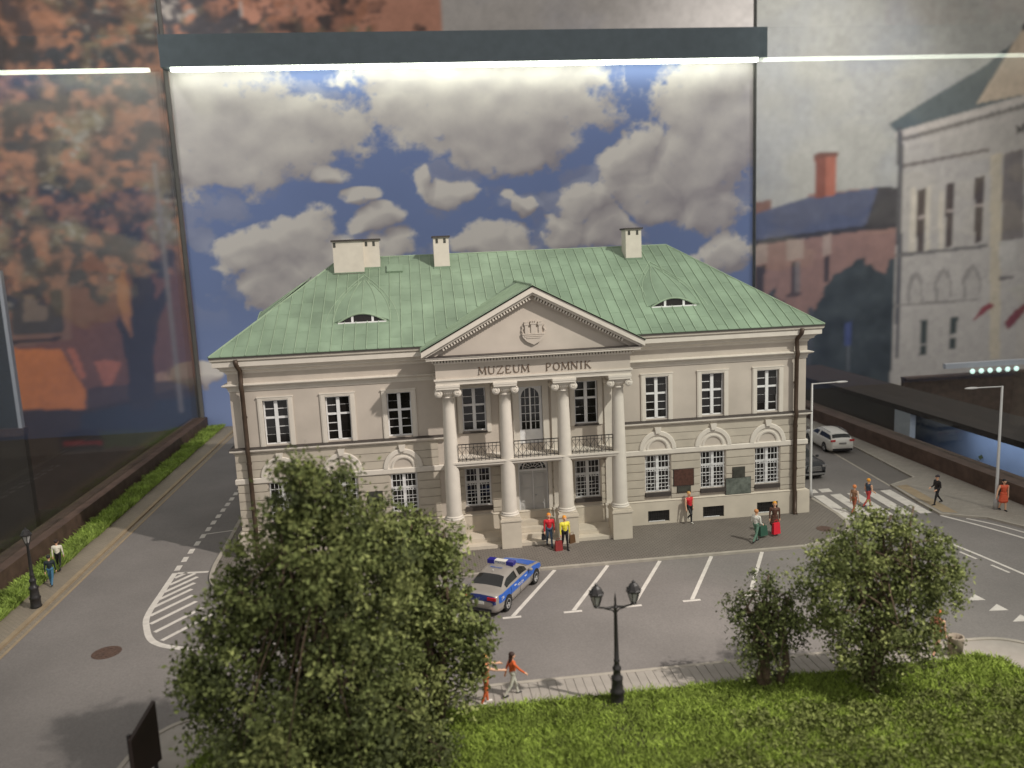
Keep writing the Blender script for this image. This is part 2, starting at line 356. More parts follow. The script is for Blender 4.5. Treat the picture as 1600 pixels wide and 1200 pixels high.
    P([(-59.2, 15.8), (-30.2, 14.5), (-31.9, -2.7), (-61.7, -2.3)], (122, 84, 74))
    P([(-60.5, 6.7), (-49.2, 6.0), (-48.1, 3.2), (-46.9, 0.7), (-47.5, -2.5), (-61.7, -2.3)], (204, 122, 66)); P([(-48.5, 6.0), (-47.5, 5.9), (-46.7, 2.3), (-47.4, 2.2)], (186, 112, 88)); P([(-45.5, 4.2), (-44.4, 4.4), (-42.3, 4.0), (-43.3, 2.1), (-44.0, 0.9), (-44.7, 1.0)], (182, 112, 92)); P([(-38.7, 2.2), (-37.5, 2.6), (-36.2, 0.9), (-36.4, -0.7), (-38.6, 0.1)], (180, 140, 118))
    P([(-54.4, 13.7), (-47.2, 13.3), (-47.8, 7.1), (-55.4, 6.4)], (138, 104, 88)); P([(-53.9, 13.5), (-48.1, 13.2), (-48.6, 8.0), (-54.6, 8.0)], (82, 74, 68)); P([(-52.5, 12.7), (-49.8, 12.7), (-50.3, 9.6), (-53.1, 9.6)], (128, 110, 96)); P([(-56.0, 7.3), (-49.0, 7.5), (-49.1, 7.1), (-56.1, 6.8)], (60, 50, 46))
    P([(-46.8, 1.0), (-32.6, 1.5), (-33.2, -4.2), (-47.4, -3.3)], (92, 72, 62)); P([(-61.5, -0.7), (-47.5, -1.6), (-48.0, -5.7), (-62.2, -5.5)], (80, 62, 54)); P([(-46.8, 1.0), (-41.9, 1.2), (-42.3, -2.0), (-46.9, -2.3)], (84, 66, 64))
    P([(-61.6, -1.5), (-47.5, -1.6), (-32.7, 0.7), (-34.5, -24.6), (-64.5, -21.8)], (66, 52, 46), .3)
    P([(-48.0, -2.3), (-42.2, -1.2), (-32.1, -0.8), (-32.5, -4.9), (-39.5, -4.8), (-48.2, -4.2)], (52, 54, 62), .3)
    P([(-48.3, -4.5), (-32.5, -4.8), (-32.7, -6.8), (-48.5, -6.5)], (62, 66, 46), .5)
    P([(-50.8, -5.0), (-49.3, -4.1), (-46.3, -4.3), (-45.4, -5.9), (-45.9, -7.0), (-50.8, -6.8)], (44, 36, 40)); P([(-50.3, -5.5), (-45.7, -5.7), (-45.8, -6.2), (-50.3, -6.1)], (120, 40, 48))
    P([(-42.4, 8.8), (-40.4, 11.4), (-40.0, 14.5), (-37.4, 14.4), (-37.4, 11.3), (-35.8, 13.6), (-35.5, 12.6), (-37.5, 8.9), (-38.5, 4.2), (-38.9, -2.2), (-42.0, -2.0), (-41.6, 3.6)], (60, 54, 58), .7)
    P([(-43.4, 20.0), (-41.3, 20.3), (-40.4, 11.4), (-40.8, 6.8), (-41.6, 9.2), (-42.1, 14.6)], (170, 116, 82), .5)
    lim = np.clip((gz-(11.6))/4.+(n3-.5)*3.2, 0, 1)
    mk = (left & (lim > .5)); c[mk] = leaf[mk]
    P([(-36.2, 27.6), (-35.7, 27.6), (-35.6, -2.8), (-36.2, -2.8)], (138, 128, 124))
    top = (gz > (38.4)) & (gx < -0.6); tl = top & (gx > -24.0)
    c[tl] = (srgb(176, 128, 108)*(.92+.16*n3[..., None]))[tl]
    edge = (gx--20.3)/14.+(dens-.5)*5.
    mk = top & (edge < .42); c[mk] = leaf[mk]
    mk = tl & (edge >= .42) & (gx < -12.1) & (d2 > .56); c[mk] = leaf[mk]
    for _ in range(1):       # the print is a soft enlargement
        c[:, 1:-1] = (c[:, :-2]+2*c[:, 1:-1]+c[:, 2:])/4; c[1:-1] = (c[:-2]+2*c[1:-1]+c[2:])/4
    return c*(.86+.28*fbm(gx*1.3, gz*1.3, 7, 3))[..., None]*1.3
mural = print_panel('wall_back', -72, 92, -14, 60, 62, 680, 380, paint_mural, None, 1.)
tag(mural, kind='structure')
tag(box('floor', 'gallery_floor', None, -110, 120, -70, 62, -15, -14), kind='structure')

# ------------------------------------------------------------------ the display case
case = thing('display_case', 'glass display case with printed sky back panel and white light bar', 'display case')
def paint_sky(gx, gz):
    n = fbm(gx*.16, gz*.2, 5, 6); nn = fbm(gx*.5, gz*.55, 15, 5); e = fbm(gx*.07+3, gz*.07, 25, 4)
    t = np.clip((gz-2)/30, 0, 1)[..., None]; h = np.clip((gx+26)/54, 0, 1)[..., None]
    blue = srgb(148, 166, 214)*(1-t)+srgb(136, 156, 212)*t
    blue = blue*(1-h*.05)*(.86+.2*e[..., None])
    def field(x, z, fine=1.):
        n0 = fbm(x*.15, z*.19, 5, 4); m0 = fbm(x*.15+9, z*.19, 45, 4)
        bil = 1-np.abs(2*fbm(x*.42, z*.5, 15, 5)-1)*2.2; b2 = 1-np.abs(2*fbm(x*1.1+3, z*1.25, 35, 4)-1)*2.2
        wx = x+(n0-.5)*6; wz = z+(m0-.5)*4.5; d = np.full(x.shape, -3.)
        for (cx, cz, rx, rz) in ((-26.1, 29.0, 11.7, 8.0), (-18.0, 27.2, 9.2, 4.3), (-23.2, 25.1, 8.6, 3.0), (-13.8, 23.0, 2.3, 1.4), (-15.9, 27.7, 7.4, 3.7), (1.9, 30.7, 11.7, 4.3), (3.0, 27.2, 8.6, 5.2), (3.4, 24.3, 3.7, 2.8), (-2.3, 28.5, 8.0, 4.3), (7.9, 28.9, 6.8, 3.7), (-4.5, 31.9, 7.4, 1.8), (22.1, 27.4, 6.2, 6.2), (22.1, 22.6, 7.4, 4.6), (25.9, 29.1, 5.5, 6.8), (17.6, 20.3, 4.3, 2.5), (23.3, 18.3, 4.9, 3.1), (11.9, 19.0, 3.7, 1.8), (9.9, 17.6, 2.8, 1.5), (15.4, 23.4, 2.2, 3.7), (-18.9, 16.4, 4.8, 2.7), (-15.9, 17.4, 3.8, 2.5), (-13.2, 15.8, 4.9, 2.6), (-16.9, 13.3, 4.9, 2.7), (-18.2, 11.6, 3.1, 1.6), (-21.0, 15.9, 3.1, 2.1), (-7.8, 16.2, 3.2, 1.7), (-1.9, 20.2, 3.0, 1.5), (-3.9, 21.4, 1.6, 2.1), (3.1, 16.7, 3.8, 1.6), (0.6, 15.9, 3.1, 1.2), (24.6, 13.9, 3.7, 2.1), (13.7, 16.9, 3.7, 1.8), (-24.9, 4.8, 1.5, 1.6), (-8.8, 18.6, 2.5, 1.0), (-10.8, 20.3, 2.5, 0.9), (5.1, 19.3, 2.1, 0.7)):
            d = np.maximum(d, 1.0-((wx-cx)/rx)**2-((wz-cz)/rz)**2)
        soft = fbm(x*.3, z*.36, 15, 2)
        return np.clip(d, -1.2, .8)+((bil-.35)*.42+(b2-.4)*.16)*fine+(soft-.5)*.9*(1-fine)
    d = field(gx, gz); lit = field(gx, gz, .12)-field(gx-.5, gz+1.1, .12)
    a = np.clip((d+.02)/.6, 0, 1); a = a*a*(3-2*a)
    wisp = np.clip((n-.54)*4, 0, .3)*np.clip((gz-9)/6, 0, 1); a = np.maximum(a, wisp)[..., None]
    shade = np.clip(.60+lit*.85+(e-.5)*.9+(nn-.5)*.35, 0, 1)[..., None]
    cloud = srgb(178, 170, 178)*(1-shade)+srgb(250, 243, 238)*shade
    return blue*(1-a)+cloud*a
panel = print_panel('back_panel', -26.3, 28.1, -.1, 35, 36.5, 560, 360, paint_sky, case)
tag(panel, 'matte panel printed with white clouds on a blue sky')
bar = box('light_bar', 'dark_steel', case, -26.5, 28.55, 34.9, 36.48, 32.3, 35.02)
box('light_tube', 'led', bar, -25.7, 27.7, 34.98, 35.5, 32.02, 32.3)
for x0, x1, a0, a1, g0, g1, s in ((-27.4, -26.05, -30, 36.4, -26.85, -26.62, -1), (27.0, 28.4, -30, 36.4, 27.82, 28.05, 1)):
    box('ledge', 'rust_bar', case, x0, x1, a0, a1, -.6, 1.)
    box('glass_pane', 'case_glass', case, g0, g1, -30, 36.3, 1.0, 47)
    xe = g0 if s < 0 else g1
    box('corner_post', 'case_edge', case, -26.7 if s < 0 else 27.85, -26.32 if s < 0 else 28.12, 36.3, 36.49, 1., 47)

# neighbouring cases of the gallery, seen through the side glass
nb = thing('neighbour_case', 'low brown-rimmed display case with blue interior behind the right-hand glass', 'display case', (34.5, 0, 0))
MB().box(0, 5.6, -14, 46, .45, .9).build('rim', 'board_back', nb)
box('back_board', 'case_blue', nb, 3.4, 3.7, -14, 46, -9, .45)
box('tray', 'asphalt', nb, .1, 3.4, -14, 46, -9.4, -9)
box('post', 'case_white', nb, .0, .5, 20.0, 22.2, -9, .44)
box('side_board', 'gallery_floor', nb, .0, .6, 22.2, 46, -9, .44)
mb = MB()
for i in range(2600):
    x, y = random.uniform(.4, 3.2), random.uniform(-8, 18.5); z = -9+random.random()**2*6.5*(.4+.6*abs(math.sin(y*.9)))
    a, b2 = Vector((random.gauss(0, 1), random.gauss(0, 1), random.gauss(0, 1))).normalized()*.3, Vector((random.gauss(0, 1), random.gauss(0, 1), random.gauss(0, 1))).normalized()*.3
    p = Vector((x, y, z)); mb.add([p, p+a, p+a+b2, p+b2], [(0, 1, 2, 3)])
tag(mb.build('foliage', 'leaf_c', nb), kind='stuff')
la = bpy.data.lights.new('case_lamp', 'AREA'); la.shape = 'RECTANGLE'; la.size = 2.2; la.size_y = 30; la.energy = 900; la.color = (.82, .9, 1)
lo_ = bpy.data.objects.new('case_lamp', la); col.objects.link(lo_); lo_.parent = nb; lo_.location = (1.6, 2, .4)
box('cabinet', 'gallery_floor', nb, .3, 5.4, -13.8, 45.8, -14, -9.45)
ls = thing('light_strip', 'white light strip with a row of round bulbs outside the right glass', 'light strip', (53.1, 40, 0.5))
box('housing', 'case_white', ls, -1.5, 14, 0, .5, .0, .55)
for i in range(6): MB().ball((1.6+i*1.05, -.12, -.42), (.28, .2, .28)).build('bulb', 'led_cool', ls)
box('shelf', 'rust_bar', ls, -6, 14, .1, 1.2, -.95, -.75)
box('upright', 'rust_bar', ls, -6, 14, .6, 1.1, -15.6, -.95)
nb2 = thing('far_case', 'pale-edged glass case with blue backing outside the left glass', 'display case', (-46.6, 45, -0.4))
box('edge_post', 'case_white', nb2, -.35, .0, -.3, .3, 0, 16)
box('blue_board', 'granite_dark', nb2, -9, -.36, .0, .2, 0, 16)
box('sill', 'rust_bar', nb2, -9, .2, -.5, .5, -.8, 0)
box('plinth', 'gallery_floor', nb2, -9, .1, -.4, .4, -12.6, -.8)

# ------------------------------------------------------------------ ground, road, pavements
ground = tag(box('ground', 'soil', None, -27.4, 28.4, -30, 36.4, -.9, -.25), kind='structure')
road = tag(box('road', 'asphalt', None, -26, 27, -30, 36.4, -.25, -.1), kind='structure')
def ribbon(path, width, z0, z1, closed=False):
    mb = MB(); n = len(path); L = []; Rr = []
    for i in range(n):
        p = Vector(path[i]); a = Vector(path[i-1]) if (i or closed) else p; b = Vector(path[(i+1) % n]) if (i < n-1 or closed) else p
        d = (b-a).normalized(); q = Vector((-d.y, d.x))*width/2; L.append(p+q); Rr.append(p-q)
    for i in range(n if closed else n-1):
        j = (i+1) % n; mb.prism([Rr[i], Rr[j], L[j], L[i]], z0, z1)
    return mb
def curve(pts, k=6):    # Catmull-Rom through the points
    P = [Vector(p) for p in pts]; out = []
    for i in range(len(P)-1):
        a, b, c, d = P[max(i-1, 0)], P[i], P[i+1], P[min(i+2, len(P)-1)]
        for t in (j/k for j in range(k)):
            out.append(.5*((2*b)+(c-a)*t+(2*a-5*b+4*c-d)*t*t+(3*b-a-3*c+d)*t**3))
    return [tuple(p) for p in out+[P[-1]]]
fr = [(-16.8, 36.3), (-16.85, 7), (-16.6, 0)]+curve([(-16.6, -.5), (-16.3, -2.6), (-15.5, -4.0), (-14, -4.8)])[1:]+[(12.6, -4.9)]+curve([(13.0, -4.85), (15.2, -4.0), (16.4, -2.5), (16.75, -.8)])+[(16.8, 4), (16.9, 36.3)]
pav = tag(MB().prism(fr, -.25, 0).build('pavement', 'setts', None), kind='structure')
ribbon(fr, .2, -.12, .012).build('kerb', 'kerb', pav)
lw = tag(box('sidewalk_left', 'setts_left', None, -24.6, -23.42, -30, 36.3, -.25, .0), kind='structure')
box('kerb', 'kerb_ochre', lw, -23.415, -23.2, -30, 36.3, -.25, .012)
box('kerb', 'kerb_ochre', lw, -22.95, -22.82, -30, 36.3, -.25, -.085)
box('gutter', 'setts_left', lw, -23.2, -22.95, -30, 36.3, -.25, -.09)
ns = curve([(-13.0, -14.95), (-14.4, -15.4), (-15.3, -17), (-15.4, -20)])[::-1]
near = [(-15.4, -29.9)]+ns+[(-8, -14.95), (6, -15.0), (11.8, -15.2)]+curve([(12.6, -15.25), (14.0, -15.18), (15.3, -15.4), (16.2, -16.4), (16.5, -18.5)])+[(16.6, -29.9)]
nsw = tag(MB().prism(near[::-1], -.25, -.035).build('sidewalk_near', 'slab', None), kind='structure')
ribbon(near[:], .16, -.2, .004).build('kerb', 'kerb', nsw)
sl = MB().box(-.15, .15, -.62, .62, -.1, 0)
s0 = None
for i in range(78):
    x = -12.9+i*.32; y = -15.68-(.0 if x < 6 else (x-6)*.03)
    if s0 is None: s0 = sl.build('paving_slab', 'slab', nsw); o = s0
    else: o = link('paving_slab', s0.data, nsw)
    o.location = (x, y, random.uniform(-.006, .004)); o.rotation_euler = (random.gauss(0, .003), random.gauss(0, .004), random.gauss(0, .008))
rp = [(22.58, 3.47), (22.15, 0), (22.0, -2.07), (23.1, -2.75), (23.9, -3.2), (24.65, -4.86), (25.4, -7), (26.99, -12), (26.99, 36.3), (26.1, 36.3), (25.5, 12), (24.78, 4.55)]
rpo = tag(MB().prism(rp[::-1] if False else rp, -.25, 0.).build('pavement_right', 'pave_right', None), kind='structure')
ribbon([(26.1, 36.3), (25.5, 12), (24.78, 4.55), (22.58, 3.47), (22.15, 0), (22.0, -2.07), (23.1, -2.75), (23.9, -3.2), (24.65, -4.86), (25.4, -7), (26.8, -11.6)], .14, -.12, .012).build('kerb', 'kerb', rpo)
MB().prism([(22.22, -1.9), (22.9, -2.2), (23.4, 3.2), (22.68, 3.1)], -.02, .008).build('tactile_strip', 'kerb_ochre', rpo)
bay = tag(MB().prism([(22.58, 3.45), (24.75, 4.5), (25.42, 12), (26, 36.2), (24.6, 36.2), (23.55, 13.5)], -.2, -.094).build('parking_bay', 'asphalt_dark', None), kind='structure')
ribbon([(22.5, 3.45), (23.5, 13.5), (24.5, 36)], .16, -.2, -.088).build('bay_edge', 'kerb', bay)
# road markings, each painted piece a part of the road
Z0, Z1 = -.12, -.088
def mark(poly):
    if sum(poly[i-1][0]*poly[i][1]-poly[i][0]*poly[i-1][1] for i in range(len(poly))) < 0: poly = poly[::-1]
    MB().prism(poly, Z0, Z1).build('road_marking', 'paint_line', road)
def line(path, wd): ribbon(path, wd, Z0, Z1).build('road_marking', 'paint_line', road)
for k in range(-4, 5):
    x0 = .17+2.59*k
    line([(x0, -5.02), (x0-2.56, -9.54)], .17); line([(x0-2.6-.39, -9.62), (x0-2.6+.39, -9.62)], .15)
for k in range(22): y = -.85+k*1.2; line([(-18.42, y), (-18.46, y+.68)], .27)
line([(-18.4, 4.6), (-16.95, 4.9)], .08)
line(curve([(-18.41, -1.2), (-18.32, -3.5), (-18.2, -5.86), (-17.88, -7.19), (-17.06, -8.83), (-15.57, -9.68), (-13.5, -9.9), (-11, -9.9)]), .26)
Z1 = -.092; line([(-18.28, -1.23), (-16.75, -1.38)], .2); Z1 = -.088
for k in range(9):
    y = -2.0-k*.86; xl = -18.33 if y > -6 else -18.2+(-6-y)**1.5*.27
    ln = min(1.9+k*.12, (-16.45-xl)*1.9+max(0, k-3)*.9)
    d = Vector((.56, .83)); a = Vector((xl, y)); b = a+d*ln
    if k == 0: b = a+d*.9
    if k == 1: b = a+d*1.7
    Z1 = -.092; a = a+d*.17; line([tuple(a), tuple(b)], .2); Z1 = -.088
for k in range(5): x = 17.17+k*1.06; mark([(x, 2.75), (x+.66, 2.78), (x+.36, -1.62), (x-.28, -1.58)])
for x in (17.1, 18.0): mark([(x, 3.3), (x+.68, 3.3), (x+.78, 3.95), (x+.1, 3.95)])
cl = curve([(18.6, -1.8), (19.05, -3), (19.69, -5.41), (20.42, -10.09), (20.9, -15), (21, -20)])
line(cl, .15)
for k in range(9):
    y = -3.6-k*1.75; x = 19.2+(-3.6-y)*.165; line([(x-.27, y), (x-.12, y-.95)], .13)
line(curve([(21.95, -2.15), (22.8, -4.0), (23.6, -6.16), (24.3, -8.6), (25, -12)]), .16)
line(curve([(22.9, -2.9), (23.6, -4.0), (24.18, -5.44), (25, -8)]), .13)
for k in range(-2, 5):
    ox, oy = .22*k, -1.03*k; mark([(16.30+ox, -12.0+oy), (17.06+ox, -12.1+oy), (17.0+ox, -11.52+oy)])
cover = MB(); cover.lathe([(0, .02), (.5, .02), (.52, .015), (.56, .015), (.56, -.05)], n=28); cover.lathe([(.30, .021), (.30, .03), (.36, .03), (.36, .021)], n=24); cover.lathe([(.12, .021), (.12, .03), (.17, .03), (.17, .021)], n=20)
tag(cover.build('manhole_cover', 'iron_cover', None, (-18.71, -9.37, -.11)), 'round rusty manhole cover in the asphalt beside the hatched island', 'manhole cover')
tag(MB().lathe([(0, .012), (.42, .012), (.42, -.03)], n=24).build('drain_cover', 'iron_cover', None, (14.9, -2.9, 0.0)), 'round brown cover in the dark paving at the museum corner', 'manhole cover')

# ------------------------------------------------------------------ the museum
mus = thing('museum_building', 'cream two-storey museum with green copper roof and four-column portico', 'building')
WX, DEP = 15.2, 16.0
ZE, ZR, YR, XR, OV = 10.53, 15.08, 8.0, 9.97, .6
SL = (ZR-ZE)/(YR+OV)
WIN = [6.82, 9.92, 13.02]; WINS = [-x for x in WIN[::-1]]+WIN
def wall_grid(holes, x0, x1, z0, z1, y, depth):
    xs = sorted({x0, x1, *[h[0] for h in holes], *[h[1] for h in holes]}); zs = sorted({z0, z1, *[h[2] for h in holes], *[h[3] for h in holes]})
    mb = MB()
    for i in range(len(xs)-1):
        for j in range(len(zs)-1):
            cx, cz = (xs[i]+xs[i+1])/2, (zs[j]+zs[j+1])/2
            if not any(h[0] < cx < h[1] and h[2] < cz < h[3] for h in holes):
                mb.add([(xs[i], y, zs[j]), (xs[i+1], y, zs[j]), (xs[i+1], y, zs[j+1]), (xs[i], y, zs[j+1])], [(0, 1, 2, 3)])
    for a, b, c, d in holes:
        e = y+depth
        mb.add([(a, y, c), (b, y, c), (b, y, d), (a, y, d), (a, e, c), (b, e, c), (b, e, d), (a, e, d)], [(0, 4, 5, 1), (1, 5, 6, 2), (2, 6, 7, 3), (3, 7, 4, 0)])
    return mb
UW = (.62, 5.86, 8.16); LW = (.69, 1.78, 3.86)
holes = [(x-UW[0], x+UW[0], UW[1], UW[2]) for x in WINS+[-2.97, 2.97]]+[(x-LW[0], x+LW[0], LW[1], LW[2]) for x in WINS+[-2.95, 2.95]]
holes += [(-.62, .62, 5.0, 8.05), (-.80, .80, .93, 4.1)]
bas = [(x-.6, x+.6, .13, .76) for x in WINS]
mb = wall_grid(holes, -WX, WX, 1.2, 9.9, 0, .35)
mb.add([(-WX, 0, 1.2), (-WX, DEP, 1.2), (-WX, DEP, 9.9), (-WX, 0, 9.9), (WX, 0, 1.2), (WX, DEP, 1.2), (WX, DEP, 9.9), (WX, 0, 9.9)], [(1, 0, 3, 2), (4, 5, 6, 7), (5, 1, 2, 6)])
mb.build('wall', 'plaster', mus)
pl = wall_grid(bas, -WX-.1, WX+.1, -.1, 1.3, -.1, .2)
pl.add([(-WX-.1, -.1, -.1), (-WX-.1, DEP+.1, -.1), (-WX-.1, DEP+.1, 1.3), (-WX-.1, -.1, 1.3), (WX+.1, -.1, -.1), (WX+.1, DEP+.1, -.1), (WX+.1, DEP+.1, 1.3), (WX+.1, -.1, 1.3)], [(1, 0, 3, 2), (4, 5, 6, 7), (5, 1, 2, 6), (2, 3, 7, 6)])
pl.prism([(-.1, 1.3), (-.13, 1.3), (-.05, 1.36), (.02, 1.36), (.02, 1.3)], -WX-.1, WX+.1, 'x')
pl.build('plinth', 'plinth_stone', mus)
box('interior', 'window_back', mus, -WX+.1, WX-.1, .3, DEP-.2, .2, 9.8)
for x in (-WX, WX):          # corner piers of the plinth
    box('pier_base', 'plinth_stone', mus, x-.22 if x < 0 else x-.5, x+.5 if x < 0 else x+.22, -.2, .5, -.1, 1.28)
# rusticated courses of the ground floor: every course between two openings is a piece
CZ = [1.38, 1.63, 2.07, 2.52, 2.97, 3.42, 3.88]
segs = []
for s in (-1, 1):
    e = [4.95]+[v for x in WIN for v in (x-.74, x+.74)]+[WX+.03]
    segs += [tuple(sorted((s*e[i], s*e[i+1]))) for i in range(0, 8, 2)]
segs += [(-3.6-.65, -3.69), (-2.21, -1.0), (1.0, 2.21), (3.69, 4.25)]
def course(x0, x1, z0, z1, y1=.0, pr=.055):
    b = .02; mb = MB()
    mb.add([(x0, y1+.01, z0), (x1, y1+.01, z0), (x1, y1+.01, z1), (x0, y1+.01, z1), (x0+b*.3, -pr, z0+b), (x1-b*.3, -pr, z0+b), (x1-b*.3, -pr, z1-b), (x0+b*.3, -pr, z1-b)],
           [(4, 5, 6, 7), (0, 1, 5, 4), (1, 2, 6, 5), (2, 3, 7, 6), (3, 0, 4, 7)])
    mb.build('stone_course', 'stone_band', mus)
for x0, x1 in segs:
    for i in range(6): course(x0, x1, CZ[i]+.012, CZ[i+1]-.012)
AZ = [4.2, 4.62, 5.04, 5.5]; AR = 1.03; AC = 4.16
def acourse(xa, xb, ca, cb, z0, z1):    # a course cut by the arches on either side
    zs = [z0+(z1-z0)*k/5 for k in range(6)]
    f = lambda z: math.sqrt(max(0, (AR+.02)**2-(z-AC)**2))
    Lp = [(max(xa, ca+f(z)) if ca is not None else xa, z) for z in zs]; Rp = [(min(xb, cb-f(z)) if cb is not None else xb, z) for z in zs]
    MB().prism(Rp+Lp[::-1], -.05, .01, 'y').build('stone_course', 'stone_band', mus) if False else MB().prism(Lp[::-1]+Rp, -.05, .01, 'y').build('stone_course', 'stone_band', mus)
for s in (-1, 1):
    for i in range(3):
        z0, z1 = AZ[i]+.015, AZ[i+1]-.015
        cs = [None]+([x for x in WIN] if s > 0 else [-x for x in WIN[::-1]])+[None]
        lo, hi = (4.95, WX+.03) if s > 0 else (-WX-.03, -4.95)
        for k in range(4):
            xa = lo if k == 0 else cs[k]; xb = hi if k == 3 else cs[k+1]
            acourse(xa, xb, cs[k], cs[k+1], z0, z1)
# side walls carry the same courses in full length
for s in (-1, 1):
    x0, x1 = (WX, WX+.05) if s > 0 else (-WX-.05, -WX)
    for za, zb in list(zip(CZ, CZ[1:]))+list(zip(AZ, AZ[1:])): box('stone_course', 'stone_band', mus, x0, x1, .02, DEP, za+.015, zb-.015)
def belt(name, m, prof, gap=None):       # moulding carried round front and sides, mitred; gap leaves out the portico
    def run(path):
        mb = MB(); n = len(prof)
        for (x, y, sx, sy) in path:
            mb.v += [(x+sx*o, y+sy*o, z) for o, z in prof]
        for i in range(len(path)-1):
            for j in range(n-1): mb.f.append([i*n+j, (i+1)*n+j, (i+1)*n+j+1, i*n+j+1][::-1]); mb.m.append(0); mb.sm.append(False)
        for e in (0, len(path)-1):
            mb.f.append([e*n+j for j in range(n)]); mb.m.append(0); mb.sm.append(False)
        mb.build(name, m, mus)
    A, B2, C, D = (-WX, DEP, -1, 0), (-WX, 0, -1, -1), (WX, 0, 1, -1), (WX, DEP, 1, 0)
    if gap: run([A, B2, (-gap, 0, 0, -1)]); run([(gap, 0, 0, -1), C, D])
    else: run([A, B2, C, D])
belt('impost_band', 'plaster_light', [(-.02, 3.89), (.10, 3.89), (.12, 3.93), (.12, 4.14), (.09, 4.18), (-.02, 4.19)], 4.5)
belt('string_course', 'plaster_light', [(-.02, 5.51), (.08, 5.51), (.1, 5.55), (.18, 5.60), (.24, 5.62), (.24, 5.72), (-.02, 5.73)], 4.5)
belt('flashing', 'flashing', [(-.02, 5.725), (.27, 5.725), (.27, 5.75), (-.02, 5.80)], 4.5)
belt('frieze', 'plaster', [(-.02, 9.05), (.04, 9.05), (.04, 9.62), (-.02, 9.62)], 4.9)
belt('lower_cornice', 'plaster_light', [(-.02, 8.70), (.05, 8.70), (.05, 8.80), (.08, 8.82), (.08, 8.90), (.16, 8.94), (.26, 8.97), (.30, 9.02), (.30, 9.05), (.04, 9.10), (-.02, 9.1)], 4.9)
belt('cornice', 'plaster_light', [(-.02, 9.60), (.08, 9.60), (.10, 9.68), (.20, 9.76), (.30, 9.80), (.30, 9.86), (.40, 9.96), (.58, 10.02), (.58, 10.26), (.50, 10.28), (-.02, 10.3)], 4.9)
belt('gutter', 'chimney', [(-.02, 10.28), (.60, 10.28), (.66, 10.34), (.68, 10.47), (.64, 10.50), (-.02, 10.50)], 4.9)
# archivolts with keystones above the ground-floor windows
for x in WINS:
    a = MB()
    a.lathe([(.49, .0), (.49, .06), (.55, .09), (.62, .09), (.64, .05), (.74, .05), (.78, .085), (.80, .12), (.99, .12), (1.03, .09), (1.03, .0)], (x, 0, AC+.02), 28, 0, math.pi, 'y')
    arch = a.build('arch', 'plaster_light', mus)
    MB().prism([(x+.5*math.cos(math.pi*k/20), AC+.02+.5*math.sin(math.pi*k/20)) for k in range(21)][::-1], -.015, .01, 'y').build('tympanum', 'plaster', arch)
    MB().prism([(x-.12, 5.08), (x+.12, 5.08), (x+.18, 5.42), (x-.18, 5.42)], -.2, .0, 'y').build('keystone', 'plaster_light', arch)
# windows
def make_window(lower):
    mb = MB(); y0, y1 = .13, .2
    hw, zb, zt = (LW if lower else UW)
    zt -= 0; fr = .07; tr = zb+(zt-zb)*(.62 if lower else .60)
    for b in ((-hw, -hw+fr, zb, zt), (hw-fr, hw, zb, zt), (-hw+fr, hw-fr, zb, zb+fr), (-hw+fr, hw-fr, zt-fr, zt)): mb.box(b[0], b[1], y0, y1+.05, b[2], b[3])
    mb.box(-.085, .085, y0-.04, y1, zb+fr, zt-fr); mb.box(-hw+fr, -.085, y0-.02, y1, tr-.055, tr+.055); mb.box(.085, hw-fr, y0-.02, y1, tr-.055, tr+.055)
    rows = [(zb+fr, tr-.055, 3), (tr+.055, zt-fr, 2)]; panes = []
    for a, b, n in rows:
        h = (b-a)/n
        for s in (-1, 1):
            xa, xb = sorted((s*.085, s*(hw-fr)))
            for k in range(n):
                if k: mb.box(xa, xb, y0+.01, y1, a+h*k-.018, a+h*k+.018)
                panes.append((xa, xb, a+h*k, a+h*(k+1)))
    w = mb.build('window', 'white_sash', mus)
    for p in panes: MB().box(p[0]-.01, p[1]+.01, y1-.035, y1-.02, p[2]-.012, p[3]+.012).build('pane', 'window_dark', w).rotation_euler = (0, 0, 0)
    if lower:
        g = MB(); yy = -.015
        for i in range(7):
            xx = -.60+1.2*i/6; g.box(xx-.009, xx+.009, yy-.009, yy+.009, zb+.03, zt-.02)
        for zz in (zb+.12, zb+.3, zb+.74, 2.98, 3.18, zt-.35): g.box(-.66, .66, yy-.03, yy-.012, zz-.010, zz+.010)
        for i in range(8):
            xx = -.6+1.2*i/8
            g.tube([(xx, yy-.02, 2.99), (xx+.075, yy-.02, 3.17), (xx+.15, yy-.02, 2.99)], .012, 4)
        for i in (1, 4, 6): g.ball((-.55+i*.18, yy-.04, zb+.34+.1*(i % 2)), .035, 6, 4)
        g.build('grille', 'white_sash', w)
        MB().box(-.72, .72, -.13, .12, 1.56, 1.775).build('sill', 'flashing', w)
    else:
        s_ = MB(); o = .87
        s_.box(-o, -hw, -.07, .12, 5.80, 8.30); s_.box(hw, o, -.07, .12, 5.80, 8.30); s_.box(-hw, hw, -.07, .12, 8.16, 8.30)
        s_.box(-o-.03, o+.03, -.10, .0, 8.30, 8.35); s_.box(-o+.05, -hw-.03, -.085, -.07, 5.80, 8.22); s_.box(hw+.03, o-.05, -.085, -.07, 5.80, 8.22); s_.box(-o+.05, o-.05, -.085, -.07, 8.22, 8.27)
        s_.build('surround', 'plaster_light', w)
    return w
wu, wl = make_window(False), make_window(True)
for i, x in enumerate(WINS+[-2.97, 2.97]): o = wu if i == 0 else copy_tree(wu, mus); o.location = (x, 0, 0)
for i, x in enumerate(WINS+[-2.95, 2.95]): o = wl if i == 0 else copy_tree(wl, mus); o.location = (x, 0, 0)
for x in (-2.97, 2.97): box('sill', 'flashing', mus, x-.66, x+.66, -.1, .1, 5.76, 5.85)
